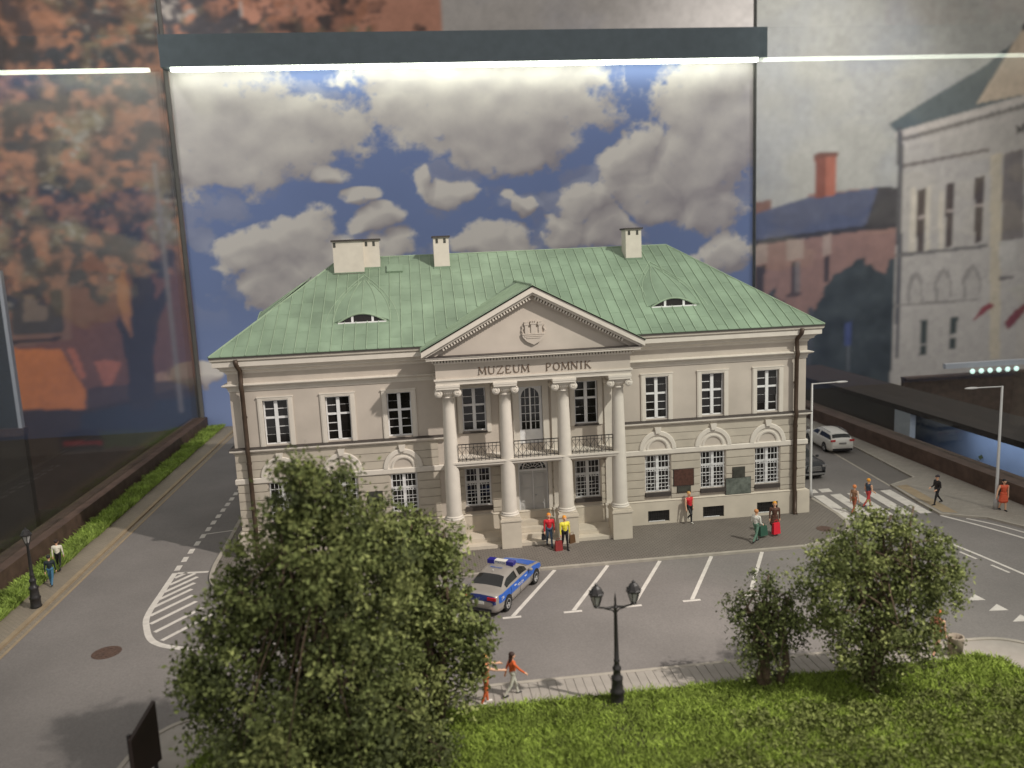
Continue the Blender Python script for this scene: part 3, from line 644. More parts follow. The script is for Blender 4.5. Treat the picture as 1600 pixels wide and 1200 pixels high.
for x in WINS:      # cellar windows
    b = MB().box(x-.6, x+.6, .0, .08, .13, .76).build('cellar_window', 'black_frame', mus)
    g = MB()
    for k in range(9): xx = x-.52+k*.13; g.box(xx-.012, xx+.012, -.07, -.05, .15, .74)
    for k in range(3): g.box(x-.58, x+.58, -.06, -.045, .26+k*.2, .275+k*.2)
    g.build('grating', 'iron', b)
    MB().box(x-.56, x+.35, -.085, -.04, .15, .19).build('cellar_sill', 'white_sash', b)
for o in [q for q in bpy.data.objects if q.name.startswith('pane')]: o.rotation_euler = (random.gauss(0, .004), 0, random.gauss(0, .014))   # panes never sit quite true
# plaques on the right wing and the dark board on the left wing
for nm, m, x0, x1, z0, z1, lb in (('plaque', 'granite_red', 7.7, 8.80, 2.08, 2.98, 'dark red plaque'), ('plaque', 'granite_dark', 11.04, 11.7, 2.27, 2.85, 'small dark plaque'), ('plaque', 'granite_green', 10.64, 12.04, 1.36, 2.26, 'wide grey-green plaque'), ('plaque', 'granite_dark', 7.9, 8.62, 1.70, 2.02, 'low narrow dark plaque'), ('plaque', 'granite_dark', -8.75, -8.0, 2.0, 3.0, 'dark plaque between left windows')):
    p = MB().box(x0, x1, -.11, -.05, z0, z1).build(nm, m, mus); p['label'] = lb
    MB().box(x0-.03, x1+.03, -.085, -.045, z0-.03, z1+.03).build('plaque_edge', 'flashing', p)
for s in (-1, 1):   # downpipes
    x = s*14.52
    d = MB(); d.smooth = True; d.tube([(x+.1*s, -.72, 10.36), (x+.08*s, -.66, 10.12), (x, -.3, 9.75), (x, -.34, 9.2), (x, -.44, 8.98), (x, -.3, 8.7), (x, -.27, 6.0), (x, -.36, 5.66), (x, -.24, 5.3), (x, -.2, 1.5), (x, -.27, 1.2), (x, -.27, .1), (x, -.42, .04)], .115, 10)
    dp = d.build('downpipe', 'bronze_pipe', mus)
    for z in (2.6, 5.0, 7.4): MB().lathe([(.12, -.05), (.135, -.05), (.135, .05), (.12, .05)], (x, -.235, z), 12).build('bracket', 'bronze_pipe', dp)

# ---- portico
XC = (-4.34, -1.49, 1.49, 4.34); YC = -1.42
def make_column():
    c = MB(); c.smooth = True
    pr = [(.395, 1.86)]
    for k in range(1, 13):
        t = k/12; pr.append((.395-.115*t**1.5, 1.86+(7.98-1.86)*t))
    pr += [(.31, 7.98), (.31, 8.03), (.28, 8.05), (.28, 8.12)]
    c.lathe(pr, n=32); o = c.build('column', 'plaster_light', mus)
    p = MB(); p.box(-.51, .51, -.51, .51, -.02, 1.42); p.box(-.555, .555, -.555, .555, 1.42, 1.5); p.box(-.53, .53, -.53, .53, 1.5, 1.56); p.box(-.49, .49, -.49, .49, 1.56, 1.66)
    p.build('pedestal', 'plinth_stone', o)
    b = MB(); b.smooth = True; b.lathe([(.3, 1.66), (.47, 1.66), (.5, 1.70), (.47, 1.75), (.43, 1.77), (.46, 1.80), (.44, 1.84), (.395, 1.87)], n=28); b.build('base', 'plaster_light', o)
    k = MB(); k.smooth = True; k.lathe([(.29, 8.1), (.36, 8.16), (.42, 8.25), (.42, 8.3)], n=20); k.smooth = False
    k.box(-.5, .5, -.40, .40, 8.30, 8.42); k.box(-.58, .58, -.58, .58, 8.46, 8.56); k.box(-.54, .54, -.52, .52, 8.42, 8.46); k.box(-.60, .60, -.60, .60, 8.56, 8.67)
    for sx in (-1, 1):
        vc = (sx*.47, 0, 8.25)
        k.smooth = True; k.lathe([(0, -.5), (.19, -.5), (.205, -.47), (.16, -.30), (.13, 0), (.16, .30), (.205, .47), (.19, .5), (0, .5)], vc, 18, axis='y'); k.smooth = False
        for f in (-1, 1):       # spiral fillet and eye
            sp = [(vc[0]+sx*(.185-.017*t)*math.cos(t*.9+.6), f*.505, vc[2]+(.185-.017*t)*math.sin(t*.9+.6)) for t in range(10)]
            k.tube(sp, .016, 5); k.ball((vc[0], f*.5, vc[2]), .04, 8, 5)
    for i in range(7): k.ball((-.27+i*.09, -.41, 8.27), (.03, .03, .05), 6, 4)
    k.build('capital', 'plaster_light', o)
    return o
c0 = make_column()
for i, x in enumerate(XC): o = c0 if i == 0 else copy_tree(c0, mus); o.location = (x, YC, 0)
for x in (-4.2, -1.35, 1.35, 4.2):      # pilasters on the wall behind
    p = MB(); p.box(x-.27, x+.27, -.12, .02, 1.5, 8.2); p.box(x-.33, x+.33, -.2, .02, -.02, 1.32); p.box(x-.36, x+.36, -.23, .02, 1.32, 1.44); p.box(x-.30, x+.30, -.16, .02, 1.44, 1.52); p.box(x-.33, x+.33, -.19, .02, 8.2, 8.4)
    p.build('pilaster', 'plaster_light', mus)
EX, EY = 4.92, -1.95
e = MB(); e.box(-EX, EX, EY, .0, 8.67, 8.80); e.box(-EX-.02, EX+.02, EY-.02, .0, 8.80, 8.90); e.box(-EX-.08, EX+.08, EY-.08, .0, 8.90, 8.98)
e.build('architrave', 'plaster_light', mus)
box('portico_frieze', 'plaster', mus, -EX+.02, EX-.02, EY+.02, .0, 8.98, 9.72)
e = MB(); e.box(-EX-.05, EX+.05, EY-.05, 0, 9.72, 9.80); e.box(-EX-.17, EX+.17, EY-.17, 0, 9.90, 9.96); e.box(-EX-.42, EX+.42, EY-.42, 0, 9.96, 10.06); e.box(-EX-.46, EX+.46, EY-.46, 0, 10.06, 10.10)
e.build('horizontal_cornice', 'plaster_light', mus)
box('cornice_flashing', 'flashing', mus, -EX-.48, EX+.48, EY-.48, .0, 10.10, 10.13)
d = MB()
for i in range(66):
    x = -EX-.1+(2*EX+.2)*i/65; d.box(x-.045, x+.045, EY-.14, EY-.02, 9.80, 9.90)
tag(d.build('dentil_course', 'plaster_light', mus), kind='stuff')
MB().prism([(-5.1, 10.13), (5.1, 10.13), (0, 12.80)], EY+.12, EY+.4, 'y').build('pediment_wall', 'plaster', mus)
# raking cornice
RX, RZ0, RZ1 = 5.55, 10.45, 13.36
rs = (RZ1-RZ0)/RX; nrm = math.hypot(1, rs)
def rake(name, m, t0, t1, y0, y1, xe=RX):    # slab parallel to the slope between perpendicular offsets t0..t1 below the roof line
    for s in (-1, 1):
        a, b = t0*nrm, t1*nrm
        pol = [(s*xe, RZ1-rs*xe-a), (0, RZ1-a), (0, RZ1-b), (s*xe, RZ1-rs*xe-b)]
        zmin = 10.131
        pol = clip(pol, 0, -1, -zmin)
        if s > 0: pol = pol[::-1]
        MB().prism(pol, y0, y1, 'y').build(name, m, mus)
rake('raking_cornice', 'plaster_light', .035, .28, EY-.46, EY+.3); rake('raking_moulding', 'plaster_light', .28, .40, EY-.30, EY+.3); rake('raking_fillet', 'plaster', .40, .62, EY-.02, EY+.3)
rake('raking_edge', 'flashing', -.02, .035, EY-.5, EY+.3)
for s in (-1, 1):
    d = MB(); L = 32
    for i in range(L):
        x = s*(.15+(4.45-.15)*i/(L-1)); zc = RZ1-rs*abs(x)-.48*nrm
        ax = Vector((1, 0, -s*rs)).normalized()*.038; az = Vector((s*rs, 0, 1)).normalized()*.07
        d.obox((x, EY-.12, zc), ax, (0, .12, 0), az)
    tag(d.build('dentil_course', 'plaster_light', mus), kind='stuff')
# pediment roof
yb = (RZ1-ZE)/SL-OV
for s in (-1, 1):
    mb = MB()
    A = Vector((0, EY-.5, RZ1+.03)); B2 = Vector((s*(RX+.03), EY-.5, RZ0+.02)); C = Vector((s*(RX+.03), -OV-.05, RZ0+.02)); D = Vector((0, yb+.3, RZ1+.03))
    dn = Vector((0, 0, -.06))
    f = [(0, 1, 2, 3), (4, 7, 6, 5), (0, 4, 5, 1), (1, 5, 6, 2), (2, 6, 7, 3)]
    if s > 0: pass
    mb.add([A, B2, C, D]+[p+dn for p in (A, B2, C, D)], f if s < 0 else [q[::-1] for q in f])
    pr = mb.build('pediment_roof', 'copper_green', mus)
    for k in range(1, 9):       # seams run down from the ridge
        y = EY-.4+k*.62; xe = RX*min(1, 1 if y < -OV else max(0, (yb-y)/(yb+OV)))
        if xe < .3: continue
        MB().obox((s*xe/2, y, RZ1-rs*xe/2+.055), Vector((s*xe/2, 0, -rs*xe/2)), (0, .016, 0), (0, 0, .022)).build('seam', 'copper_seam', pr)
MB().tube([(0, EY-.5, RZ1+.05), (0, yb+.1, RZ1+.05)], .05, 6).build('ridge_cap', 'copper_seam', mus)
# inscription: roman capitals drawn as strokes with serifs
GL = {'M': [(0, 0, .06, 1, .05), (.06, 1, .5, .1, .1), (.5, .1, .9, 1, .05), (.9, 1, .96, 0, .11)], 'U': [(.1, 1, .1, .35, .11), (.1, .35, .2, .08, .1), (.2, .08, .5, 0, .08), (.5, 0, .75, .1, .06), (.75, .1, .82, .35, .05), (.82, .35, .82, 1, .05)],
      'Z': [(.05, 1, .8, 1, .06), (.8, 1, .05, 0, .11), (.05, 0, .85, 0, .06), (.05, 1, .04, .8, .05), (.85, 0, .88, .22, .05)], 'E': [(.12, 0, .12, 1, .11), (.12, 1, .68, 1, .05), (.12, .52, .55, .52, .05), (.12, 0, .72, 0, .05), (.68, 1, .7, .82, .05), (.72, 0, .76, .2, .05)],
      'P': [(.15, 0, .15, 1, .11), (.15, 1, .5, 1, .05), (.5, 1, .68, .88, .08), (.68, .88, .68, .64, .11), (.68, .64, .5, .5, .08), (.5, .5, .15, .48, .05)], 'O': [(.5+.42*math.cos(a*math.pi/6), .5+.5*math.sin(a*math.pi/6), .5+.42*math.cos((a+1)*math.pi/6), .5+.5*math.sin((a+1)*math.pi/6), .05+.06*abs(math.cos((a+.5)*math.pi/6))) for a in range(12)],
      'N': [(.08, 0, .08, 1, .05), (.08, 1, .85, 0, .11), (.85, 0, .85, 1, .05)], 'I': [(.2, 0, .2, 1, .12)], 'K': [(.12, 0, .12, 1, .11), (.12, .42, .72, 1, .05), (.32, .58, .82, 0, .1)]}
SER = {'M': [(.0, 0), (.96, 0), (.03, 1), (.92, 1)], 'U': [(.1, 1), (.82, 1)], 'P': [(.15, 0)], 'N': [(.08, 0), (.05, 1), (.85, 1)], 'I': [(.2, 0), (.2, 1)], 'K': [(.12, 0), (.12, 1), (.72, 1), (.84, 0)], 'E': [], 'Z': [], 'O': []}
WD = {'M': 1.0, 'U': .92, 'Z': .9, 'E': .78, 'P': .75, 'O': 1.0, 'N': .95, 'I': .4, 'K': .85}
def letters(txt, x0, x1, z0, h):
    tot = sum(WD[c] for c in txt); gap = ((x1-x0)/h-tot)/(len(txt)-1); x = x0
    for ch in txt:
        mb = MB(); q = 0
        for a, b, c, d_, t in GL[ch]:
            v = Vector((c-a, d_-b)); n = v.normalized(); o = n*.02
            P = [(x+(a-o.x)*h, z0+(b-o.y)*h), (x+(c+o.x)*h, z0+(d_+o.y)*h)]; pn = Vector((-n.y, n.x))*t/2*h
            mb.prism([(P[0][0]-pn.x, P[0][1]-pn.y), (P[1][0]-pn.x, P[1][1]-pn.y), (P[1][0]+pn.x, P[1][1]+pn.y), (P[0][0]+pn.x, P[0][1]+pn.y)], EY-.02-q*.001, EY+.03, 'y'); q += 1
        for a, b in SER[ch]: mb.box(x+(a-.13)*h, x+(a+.13)*h, EY-.018-q*.001, EY+.03, z0+(b-.025)*h, z0+(b+.025)*h); q += 1
        mb.build('letter', 'letter', mus); x += (WD[ch]+gap)*h
letters('MUZEUM', -2.76, -.26, 9.12, .36); letters('POMNIK', .58, 2.86, 9.12, .36)
# coat of arms: shield-shaped ship hull with walls and towers
cy = EY+.12
cr = MB(); cr.prism([(-.56, 11.02), (-.5, 10.82), (-.3, 10.6), (.04, 10.44), (.36, 10.6), (.56, 10.82), (.62, 11.02)], cy-.12, cy+.01, 'y')
co_ = cr.build('crest', 'plaster', mus)
for k in range(3): MB().box(-.52+.1*k, .58-.1*k, cy-.145, cy-.115, 10.70+.09*(2-k)+.07, 10.745+.09*(2-k)+.07).build('plank', 'plaster', co_)
for x, wd, zt in ((-.30, .17, 11.52), (.04, .24, 11.56), (.38, .17, 11.52)):
    t = MB(); t.box(x-wd/2, x+wd/2, cy-.13, cy+.01, 11.0, zt-.1); t.box(x-wd/2-.04, x+wd/2+.04, cy-.15, cy+.01, zt-.1, zt-.03)
    for q in (-1, 0, 1): t.box(x+q*wd*.42-.03, x+q*wd*.42+.03, cy-.14, cy+.01, zt-.03, zt+.06)
    t.build('tower', 'plaster', co_)
MB().box(-.26, .34, cy-.08, cy+.01, 11.0, 11.3).build('rampart', 'plaster', co_)
for sx in (-1, 1): MB().tube([(.04+sx*.5, cy-.05, 11.0), (.04+sx*.58, cy-.05, 11.15), (.04+sx*.52, cy-.05, 11.28), (.04+sx*.56, cy-.05, 11.42)], [.03, .045, .05, .03], 6).build('scroll', 'plaster', co_)
# balcony, railings
b = MB(); b.box(-4.34, 4.34, -1.72, .0, 4.45, 4.58); b.box(-4.34, 4.34, -1.78, .0, 4.58, 4.66)
for x in XC: pass
b.build('balcony_slab', 'plaster_light', mus)
box('balcony_dentils', 'plaster', mus, -4.3, 4.3, -1.66, -.02, 4.38, 4.45)
for k in range(3):
    xa, xb = XC[k]+.36, XC[k+1]-.36; g = MB(); y = -1.6
    g.box(xa, xb, y-.03, y+.03, 5.53, 5.57); g.box(xa, xb, y-.02, y+.02, 4.74, 4.77); g.box(xa, xb, y-.02, y+.02, 5.38, 5.40)
    n = 11
    for i in range(n+1):
        x = xa+(xb-xa)*i/n; g.box(x-.012, x+.012, y-.012, y+.012, 4.66, 5.53)
        if i < n and i % 2 == 0:
            x2 = xa+(xb-xa)*(i+2)/n
            if i+2 <= n:
                g.tube([(x, y, 4.77), (x2, y, 5.38)], .013, 4); g.tube([(x2, y, 4.77), (x, y, 5.38)], .013, 4)
    g.build('railing', 'iron', mus)
# door with fanlight, balcony door
dm = MB(); dm.box(-.74, .74, .2, .26, .94, 3.46)
for s in (-1, 1):
    for za, zb in ((1.08, 1.62), (1.74, 2.5), (2.62, 3.3)):
        xa, xb = sorted((s*.1, s*.64)); dm.box(xa, xb, .17, .2, za, zb); dm.box(xa+.07, xb-.07, .155, .17, za+.07, zb-.07)
door = dm.build('door', 'door_paint', mus)
MB().box(-.015, .015, .165, .2, .94, 3.46).build('meeting_strip', 'white_sash', door); MB().ball((.12, .13, 2.1), .045).build('handle', 'chrome', door)
df = MB(); df.box(-.80, -.74, .1, .3, .93, 4.1); df.box(.74, .80, .1, .3, .93, 4.1); df.box(-.74, .74, .12, .3, 3.46, 3.56)
df.lathe([(.5, .0), (.56, -.0), (.56, -.1), (.5, -.1)], (0, .16, 3.56), 24, 0, math.pi, 'y'); df.build('door_frame', 'white_sash', door)
fa = MB(); sp = [(-.74, 3.56), (.74, 3.56), (.74, 4.1), (-.74, 4.1)]
arc = [(.7*math.cos(math.pi*k/20), 3.56+.5*math.sin(math.pi*k/20)) for k in range(21)]
for k in range(20):     # spandrel round the half-round light
    a, c_ = arc[k], arc[k+1]; fa.add([(a[0], .18, a[1]), (c_[0], .18, c_[1]), (c_[0], .18, 4.1), (a[0], .18, 4.1)], [(0, 3, 2, 1)][::1])
fa.add([(.7, .18, 3.56), (.74, .18, 3.56), (.74, .18, 4.1), (.7, .18, 4.1)], [(0, 1, 2, 3)]); fa.add([(-.74, .18, 3.56), (-.7, .18, 3.56), (-.7, .18, 4.1), (-.74, .18, 4.1)], [(0, 1, 2, 3)])
for k in range(1, 7): a = math.pi*k/7; fa.tube([(.2*math.cos(a), .17, 3.56+.14*math.sin(a)), (.7*math.cos(a), .17, 3.56+.5*math.sin(a))], .016, 5)
fa.tube([(.42*math.cos(math.pi*k/16), .17, 3.56+.3*math.sin(math.pi*k/16)) for k in range(17)], .014, 5); fa.tube([(.2*math.cos(math.pi*k/10), .17, 3.56+.14*math.sin(math.pi*k/10)) for k in range(11)], .016, 5)
fan = fa.build('fanlight', 'white_sash', mus); box('pane', 'window_dark', fan, -.73, .73, .22, .24, 3.5, 4.09)
bd = MB(); bd.box(-.62, -.52, .1, .24, 5.0, 8.05); bd.box(.52, .62, .1, .24, 5.0, 8.05); bd.box(-.52, .52, .12, .24, 4.95, 5.72); bd.box(-.04, .04, .12, .24, 5.72, 7.95)
ar = [(.48*math.cos(math.pi*k/20), 7.45+.5*math.sin(math.pi*k/20)) for k in range(21)]
for k in range(20):
    a, c_ = ar[k], ar[k+1]; bd.add([(a[0], .14, a[1]), (c_[0], .14, c_[1]), (c_[0], .14, 8.05), (a[0], .14, 8.05)], [(0, 3, 2, 1)])
bd.box(-.52, -.48, .13, .24, 5.72, 8.05); bd.box(.48, .52, .13, .24, 5.72, 8.05)
for s in (-1, 1):
    bd.box(*sorted((s*.245, s*.27)), .16, .22, 5.72, 7.9)
    for z in (6.15, 6.58, 7.01, 7.44): bd.box(*sorted((s*.04, s*.48)), .16, .22, z-.014, z+.014)
bd = bd.build('balcony_door', 'white_sash', mus)
for s in (-1, 1):
    for k in range(4):
        for x in (.04, .26): xa, xb = sorted((s*x, s*(x+.22))); MB().box(xa, xb, .21, .225, 5.73+k*.43, 6.14+k*.43).build('pane', 'window_dark', bd)
    xa, xb = sorted((s*.04, s*.48)); MB().box(xa, xb, .21, .225, 7.45, 8.0).build('pane', 'window_dark', bd)
bs = MB(); bs.box(-.95, -.62, -.06, .1, 4.66, 8.3); bs.box(.62, .95, -.06, .1, 4.66, 8.3); bs.box(-.62, .62, -.06, .1, 8.05, 8.3); bs.box(-1.0, 1.0, -.1, .05, 8.3, 8.38); bs.build('door_surround', 'plaster_light', bd)
ls_ = MB(); ls_.box(-1.0, -.80, -.05, .1, .93, 4.3); ls_.box(.80, 1.0, -.05, .1, .93, 4.3); ls_.box(-.80, .80, -.05, .1, 4.1, 4.3); ls_.build('door_surround', 'plaster_light', door)
# steps up to the door
for k, (y, z, xw) in enumerate(((-1.72, .17, 4.9), (-1.22, .40, 4.89), (-.85, .66, 1.02), (-.5, .92, 1.01))):
    box('step', 'plinth_stone', mus, -xw, xw, y, -.03, -.06 if k == 0 else z-.25, z)

# ---- roof
roof = MB(); e0, e1 = -OV-.08, DEP+OV
X1 = WX+.68
roof.add([(-X1, e0, ZE-.035), (X1, e0, ZE-.035), (X1, e1, ZE-.035), (-X1, e1, ZE-.035), (-XR, YR, ZR-.03), (XR, YR, ZR-.03)], [(0, 1, 5, 4), (1, 2, 5), (2, 3, 4, 5), (3, 0, 4), (3, 2, 1, 0)])
roof = roof.build('roof', 'copper_green', mus)
SLEN = math.hypot(YR-e0, ZR-ZE); ang = math.atan2(ZR-ZE, YR-e0)
def hipx(s): return X1-(X1-XR)*s/SLEN
def up(s): return (e0+math.cos(ang)*s, ZE+math.sin(ang)*s)
nst = 54; wst = 2*X1/nst; cnt = 0
for i in range(nst):
    xa, xb = -X1+i*wst, -X1+(i+1)*wst; s = 0; off = random.uniform(.25, 1.4)
    cuts = [0, off]
    while cuts[-1] < SLEN: cuts.append(cuts[-1]+random.uniform(1.25, 1.55))
    for s0_, s1_ in zip(cuts, cuts[1:]):
        poly = [(xa+.012, s0_), (xb-.012, s0_), (xb-.012, min(s1_, SLEN)), (xa+.012, min(s1_, SLEN))]
        k = (X1-XR)/SLEN; poly = clip(poly, 1, k, X1); poly = clip(poly, -1, k, X1)
        if len(poly) < 3: continue
        # left out where the pediment roof covers it
        zt = up(s1_)[1]
        if all(RZ1-rs*abs(p[0]) > up(min(s1_, SLEN))[1]+.1 and abs(p[0]) < RX-.2 for p in poly): continue
        mb = MB(); vs = []
        for h in (0, 1):
            for px, ps in poly:
                y, z = up(ps); lift = .012+.007*(1-(ps-s0_)/max(.2, s1_-s0_)) if h else -.02
                vs.append((px, y-math.sin(ang)*lift, z+math.cos(ang)*lift))
        n = len(poly); mb.add(vs, [list(range(n))[::-1], [n+q for q in range(n)]]+[[q, (q+1) % n, n+(q+1) % n, n+q] for q in range(n)])
        mb.build('roof_sheet', 'copper_green', roof); cnt += 1
for i in range(1, nst):      # standing seams
    x = -X1+i*wst; se = min(SLEN, (X1-abs(x))/((X1-XR)/SLEN)); s0_ = 0
    if abs(x) < RX: s0_ = max(0, (RZ1-rs*abs(x)-ZE)/math.sin(ang)+.1)
    if se-s0_ < .2: continue
    ya, za = up(s0_); yb_, zb_ = up(se)
    MB().obox((x, (ya+yb_)/2-math.sin(ang)*.03, (za+zb_)/2+math.cos(ang)*.03), (.017, 0, 0), Vector((0, (yb_-ya)/2, (zb_-za)/2)), Vector((0, -math.sin(ang), math.cos(ang)))*.028).build('standing_seam', 'copper_seam', roof)
for sx in (-1, 1):           # hips and the side and rear seams
    for ye in (e0, e1): MB().tube([(sx*X1, ye, ZE+.02), (sx*XR, YR, ZR+.02)], .05, 6).build('hip_cap', 'copper_seam', roof)
    sd = MB()
    for k in range(1, 28):
        y = e0+(e1-e0)*k/28; t = 1-abs(y-YR)/(YR-e0); A = Vector((sx*X1, y, ZE)); B2 = Vector((sx*(X1-(X1-XR)*t), y, ZE+(ZR-ZE)*t))
        sd.tube([A, B2], .02, 4)
    tag(sd.build('side_seams', 'copper_seam', roof), kind='stuff')
MB().tube([(-XR, YR, ZR+.02), (XR, YR, ZR+.02)], .05, 6).build('ridge_cap', 'copper_seam', roof)
MB().box(-X1, X1, e0-.03, e0+.03, ZE-.09, ZE-.02).build('drip_edge', 'flashing', roof)
def dormer(cx, T=None):
    W, H, yf, ya = 1.28, .42, 1.62, 5.7
    rz = lambda y: ZE+SL*(y+OV)-.0
    g = MB(); g.smooth = True; nu, nt = 20, 14; vs = []
    for j in range(nt+1):
        t = j/nt; y = yf+(ya-yf)*t
        wdt = (W+.25)*(1-t**2.3)+.02
        for i in range(nu+1):
            u = -1+2*i/nu
            p = (1-u*u)**1.25
            zz = rz(y)+.03+H*(1-t)**.75*p
            vs.append((cx+u*wdt, y, zz))
    g.add(vs, [(j*(nu+1)+i, j*(nu+1)+i+1, (j+1)*(nu+1)+i+1, (j+1)*(nu+1)+i) for j in range(nt) for i in range(nu)])
    o = g.build('dormer', 'copper_green', roof)
    z0 = rz(yf)+.03
    f = MB(); nn = 20; top = [(cx-1.25+2.5*i/nn, z0+H*(1-(-1+2*i/nn)**2*.96)**1.25) for i in range(nn+1)]
    f.prism([(cx+1.25, z0-.12), *top[::-1], (cx-1.25, z0-.12)][::-1], yf-.0, yf+.25, 'y'); f.build('dormer_glass', 'window_dark', o)
    MB().tube([(a, yf-.06, b+.035) for a, b in top], .045, 6).build('dormer_hood', 'copper_seam', o)
    MB().box(cx-1.25, cx+1.25, yf-.1, yf+.02, z0-.07, z0+.03).build('dormer_sill', 'white_sash', o)
    for x in (-.5, .55): MB().box(cx+x-.06, cx+x+.06, yf-.04, yf+.02, z0+.03, z0+.34).build('dormer_mullion', 'white_sash', o)
    for u in (-.95, -.5, 0, .5, .95):
        pth = []
        for j in range(nt):
            t = j/nt; y = yf+(ya-yf)*t; wdt = (W+.25)*(1-t**2.3)+.02; p = (1-u*u)**1.25
            pth.append((cx+u*wdt, y, rz(y)+.045+H*(1-t)**.75*p))
        MB().tube(pth, .026, 4).build('seam', 'copper_seam', o)
    out = MB().tube([(cx+sx*(W+.62)*(1-t**1.8), yf-.1+(ya+.5-yf)*t, rz(yf-.1+(ya+.5-yf)*t)+.035) for sx in (1,) for t in [k/14 for k in range(15)]]+[(cx-(W+.62)*(1-t**1.8), yf-.1+(ya+.5-yf)*t, rz(yf-.1+(ya+.5-yf)*t)+.035) for t in [k/14 for k in range(14, -1, -1)]], .028, 4)
    out.build('seam', 'copper_seam', o)
    return o
dormer(-8.5); dormer(8.35)
sd = dormer(0.); sd.parent = roof
sd.matrix_local = Matrix.Translation((-X1+(-e0), YR, 0)) @ Matrix.Rotation(-math.pi/2, 4, 'Z') @ Matrix.Diagonal((1, (X1-XR)/(YR-e0), 1, 1)); sd.location.x = -X1+.0-e0*0
for x0, x1, y0, y1, zb, zt, vents in ((-10.2, -8.5, 6.3, 7.5, 14.0, 16.05, ((-10.1,),)), (-8.5, -7.6, 6.75, 7.5, 14.0, 16.06, ((-8.33, -7.9),)), (-4.45, -3.55, 6.5, 7.5, 14.0, 16.06, ((-4.25, -3.8),)), (7.02, 7.98, 6.5, 7.5, 14.0, 16.08, ((7.22, 7.72),))):
    c = MB(); c.box(x0, x1, y0, y1, zb, zt)
    ch = c.build('chimney', 'chimney', mus)
    box('chimney_cap', 'flashing', ch, x0-.08, x1+.08, y0-.1, y1+.1, zt, zt+.1)
    for v in vents[0]: box('chimney_vent', 'granite_dark', ch, v-.06, v+.08, y0-.012, y0+.05, zt-.32, zt-.05)
    box('chimney_skirt', 'copper_green', ch, x0-.05, x1+.05, y0-.06, y0+.02, zb+.25, ZE+SL*(y0+OV)+.12)
hy = 6.55; h = MB(); h.obox((-6.77, hy, ZE+SL*(hy+OV)+.07), (.46, 0, 0), Vector((0, math.cos(ang), math.sin(ang)))*.42, Vector((0, -math.sin(ang), math.cos(ang)))*.08)
h.build('roof_hatch', 'copper_green', mus)

# ------------------------------------------------------------------ lawns
def blades(n, inside, z0, hmin, hmax, wd, lean=.35):
    P = []
    while len(P) < n:
        x, y = inside[0]+random.random()*(inside[1]-inside[0]), inside[2]+random.random()*(inside[3]-inside[2])
        P.append((x, y))
    P = np.array(P); n = len(P); a = rng.uniform(0, 2*np.pi, n); b = rng.uniform(0, 2*np.pi, n)
    clump = fbm(P[:, 0]*1.3, P[:, 1]*1.3, 71, 3); h = (hmin+(hmax-hmin)*rng.random(n))*(.45+1.1*clump)
    d = np.stack([np.cos(a), np.sin(a)], 1)*wd/2; l = np.stack([np.cos(b), np.sin(b)], 1)*(h*lean*rng.uniform(.2, 1.6, n))[:, None]
    zb = z0+(fbm(P[:, 0]*.5, P[:, 1]*.5, 72, 3)-.3)*.16
    v = np.zeros((n, 4, 3)); v[:, 0, :2] = P-d; v[:, 1, :2] = P+d; v[:, 2, :2] = P+d*.6+l*.7; v[:, 3, :2] = P-d*.3+l
    v[:, 0, 2] = zb-.03; v[:, 1, 2] = zb-.03; v[:, 2, 2] = zb+h*.75; v[:, 3, 2] = zb+h
    return v
def cards(name, v, mats, parent=None, mi=None):
    n = len(v); me = bpy.data.meshes.new(name); me.vertices.add(n*4); me.vertices.foreach_set('co', v.ravel().astype(np.float32))
    me.loops.add(n*4); me.loops.foreach_set('vertex_index', np.arange(n*4, dtype=np.int32))
    me.polygons.add(n); me.polygons.foreach_set('loop_start', np.arange(0, n*4, 4, dtype=np.int32)); me.polygons.foreach_set('loop_total', np.full(n, 4, dtype=np.int32))
    for m in mats: me.materials.append(M[m])
    if mi is not None: me.polygons.foreach_set('material_index', mi.astype(np.int32))
    me.update(); me.validate(); return link(name, me, parent)
lawn_edge = [(-13.4, -29.8), (-13.3, -18), (-12.6, -16.7), (-11.5, -16.35), (6, -16.4), (11, -16.5), (13.6, -16.35), (14.2, -16.7), (14.5, -18.5), (14.6, -29.8)]
lawn = tag(MB().prism(lawn_edge[::-1], -.2, .03).build('lawn', 'soil', None), kind='structure')
v = blades(150000, (-13.3, 14.5, -24.2, -16.3), .03, .05, .16, .035, 1.3)
keep = inpoly(v[:, 0, 0], v[:, 0, 1], lawn_edge); tag(cards('grass', v[keep], ['grass_blade']), 'short bright green grass covering the front lawn', 'grass', kind='stuff')
# low moss and leaf clumps in the foreground of the lawn
cs = []
for i in range(1500):
    x, y = random.uniform(-3, 14.4), random.uniform(-24.5, -18.3)
    if random.random() > min(1, max(0, (-17.6-y)*.5)) or (x < 3.5 and y > -20.2-.25*(3.5-x)): continue
    cs.append((x, y, random.uniform(.12, .34)))
N_ = 52; cc = np.repeat(np.array(cs), N_, 0); n = len(cc)
d = rng.normal(size=(n, 3)); d /= np.linalg.norm(d, axis=1)[:, None]; d[:, 2] = np.abs(d[:, 2])
p = np.stack([cc[:, 0], cc[:, 1], np.full(n, .05)], 1)+d*cc[:, 2:3]*rng.uniform(.5, 1.1, (n, 1))*np.array([1.25, 1.25, .9])
def quads(p, size, nrm=None):
    n = len(p); a = rng.normal(size=(n, 3)); a /= np.linalg.norm(a, axis=1)[:, None]; b = np.cross(a, rng.normal(size=(n, 3))); b /= np.linalg.norm(b, axis=1)[:, None]
    s = size*rng.uniform(.6, 1.3, (n, 1)); v = np.zeros((n, 4, 3)); v[:, 0] = p-a*s; v[:, 1] = p+b*s*.55; v[:, 2] = p+a*s; v[:, 3] = p-b*s*.55; return v
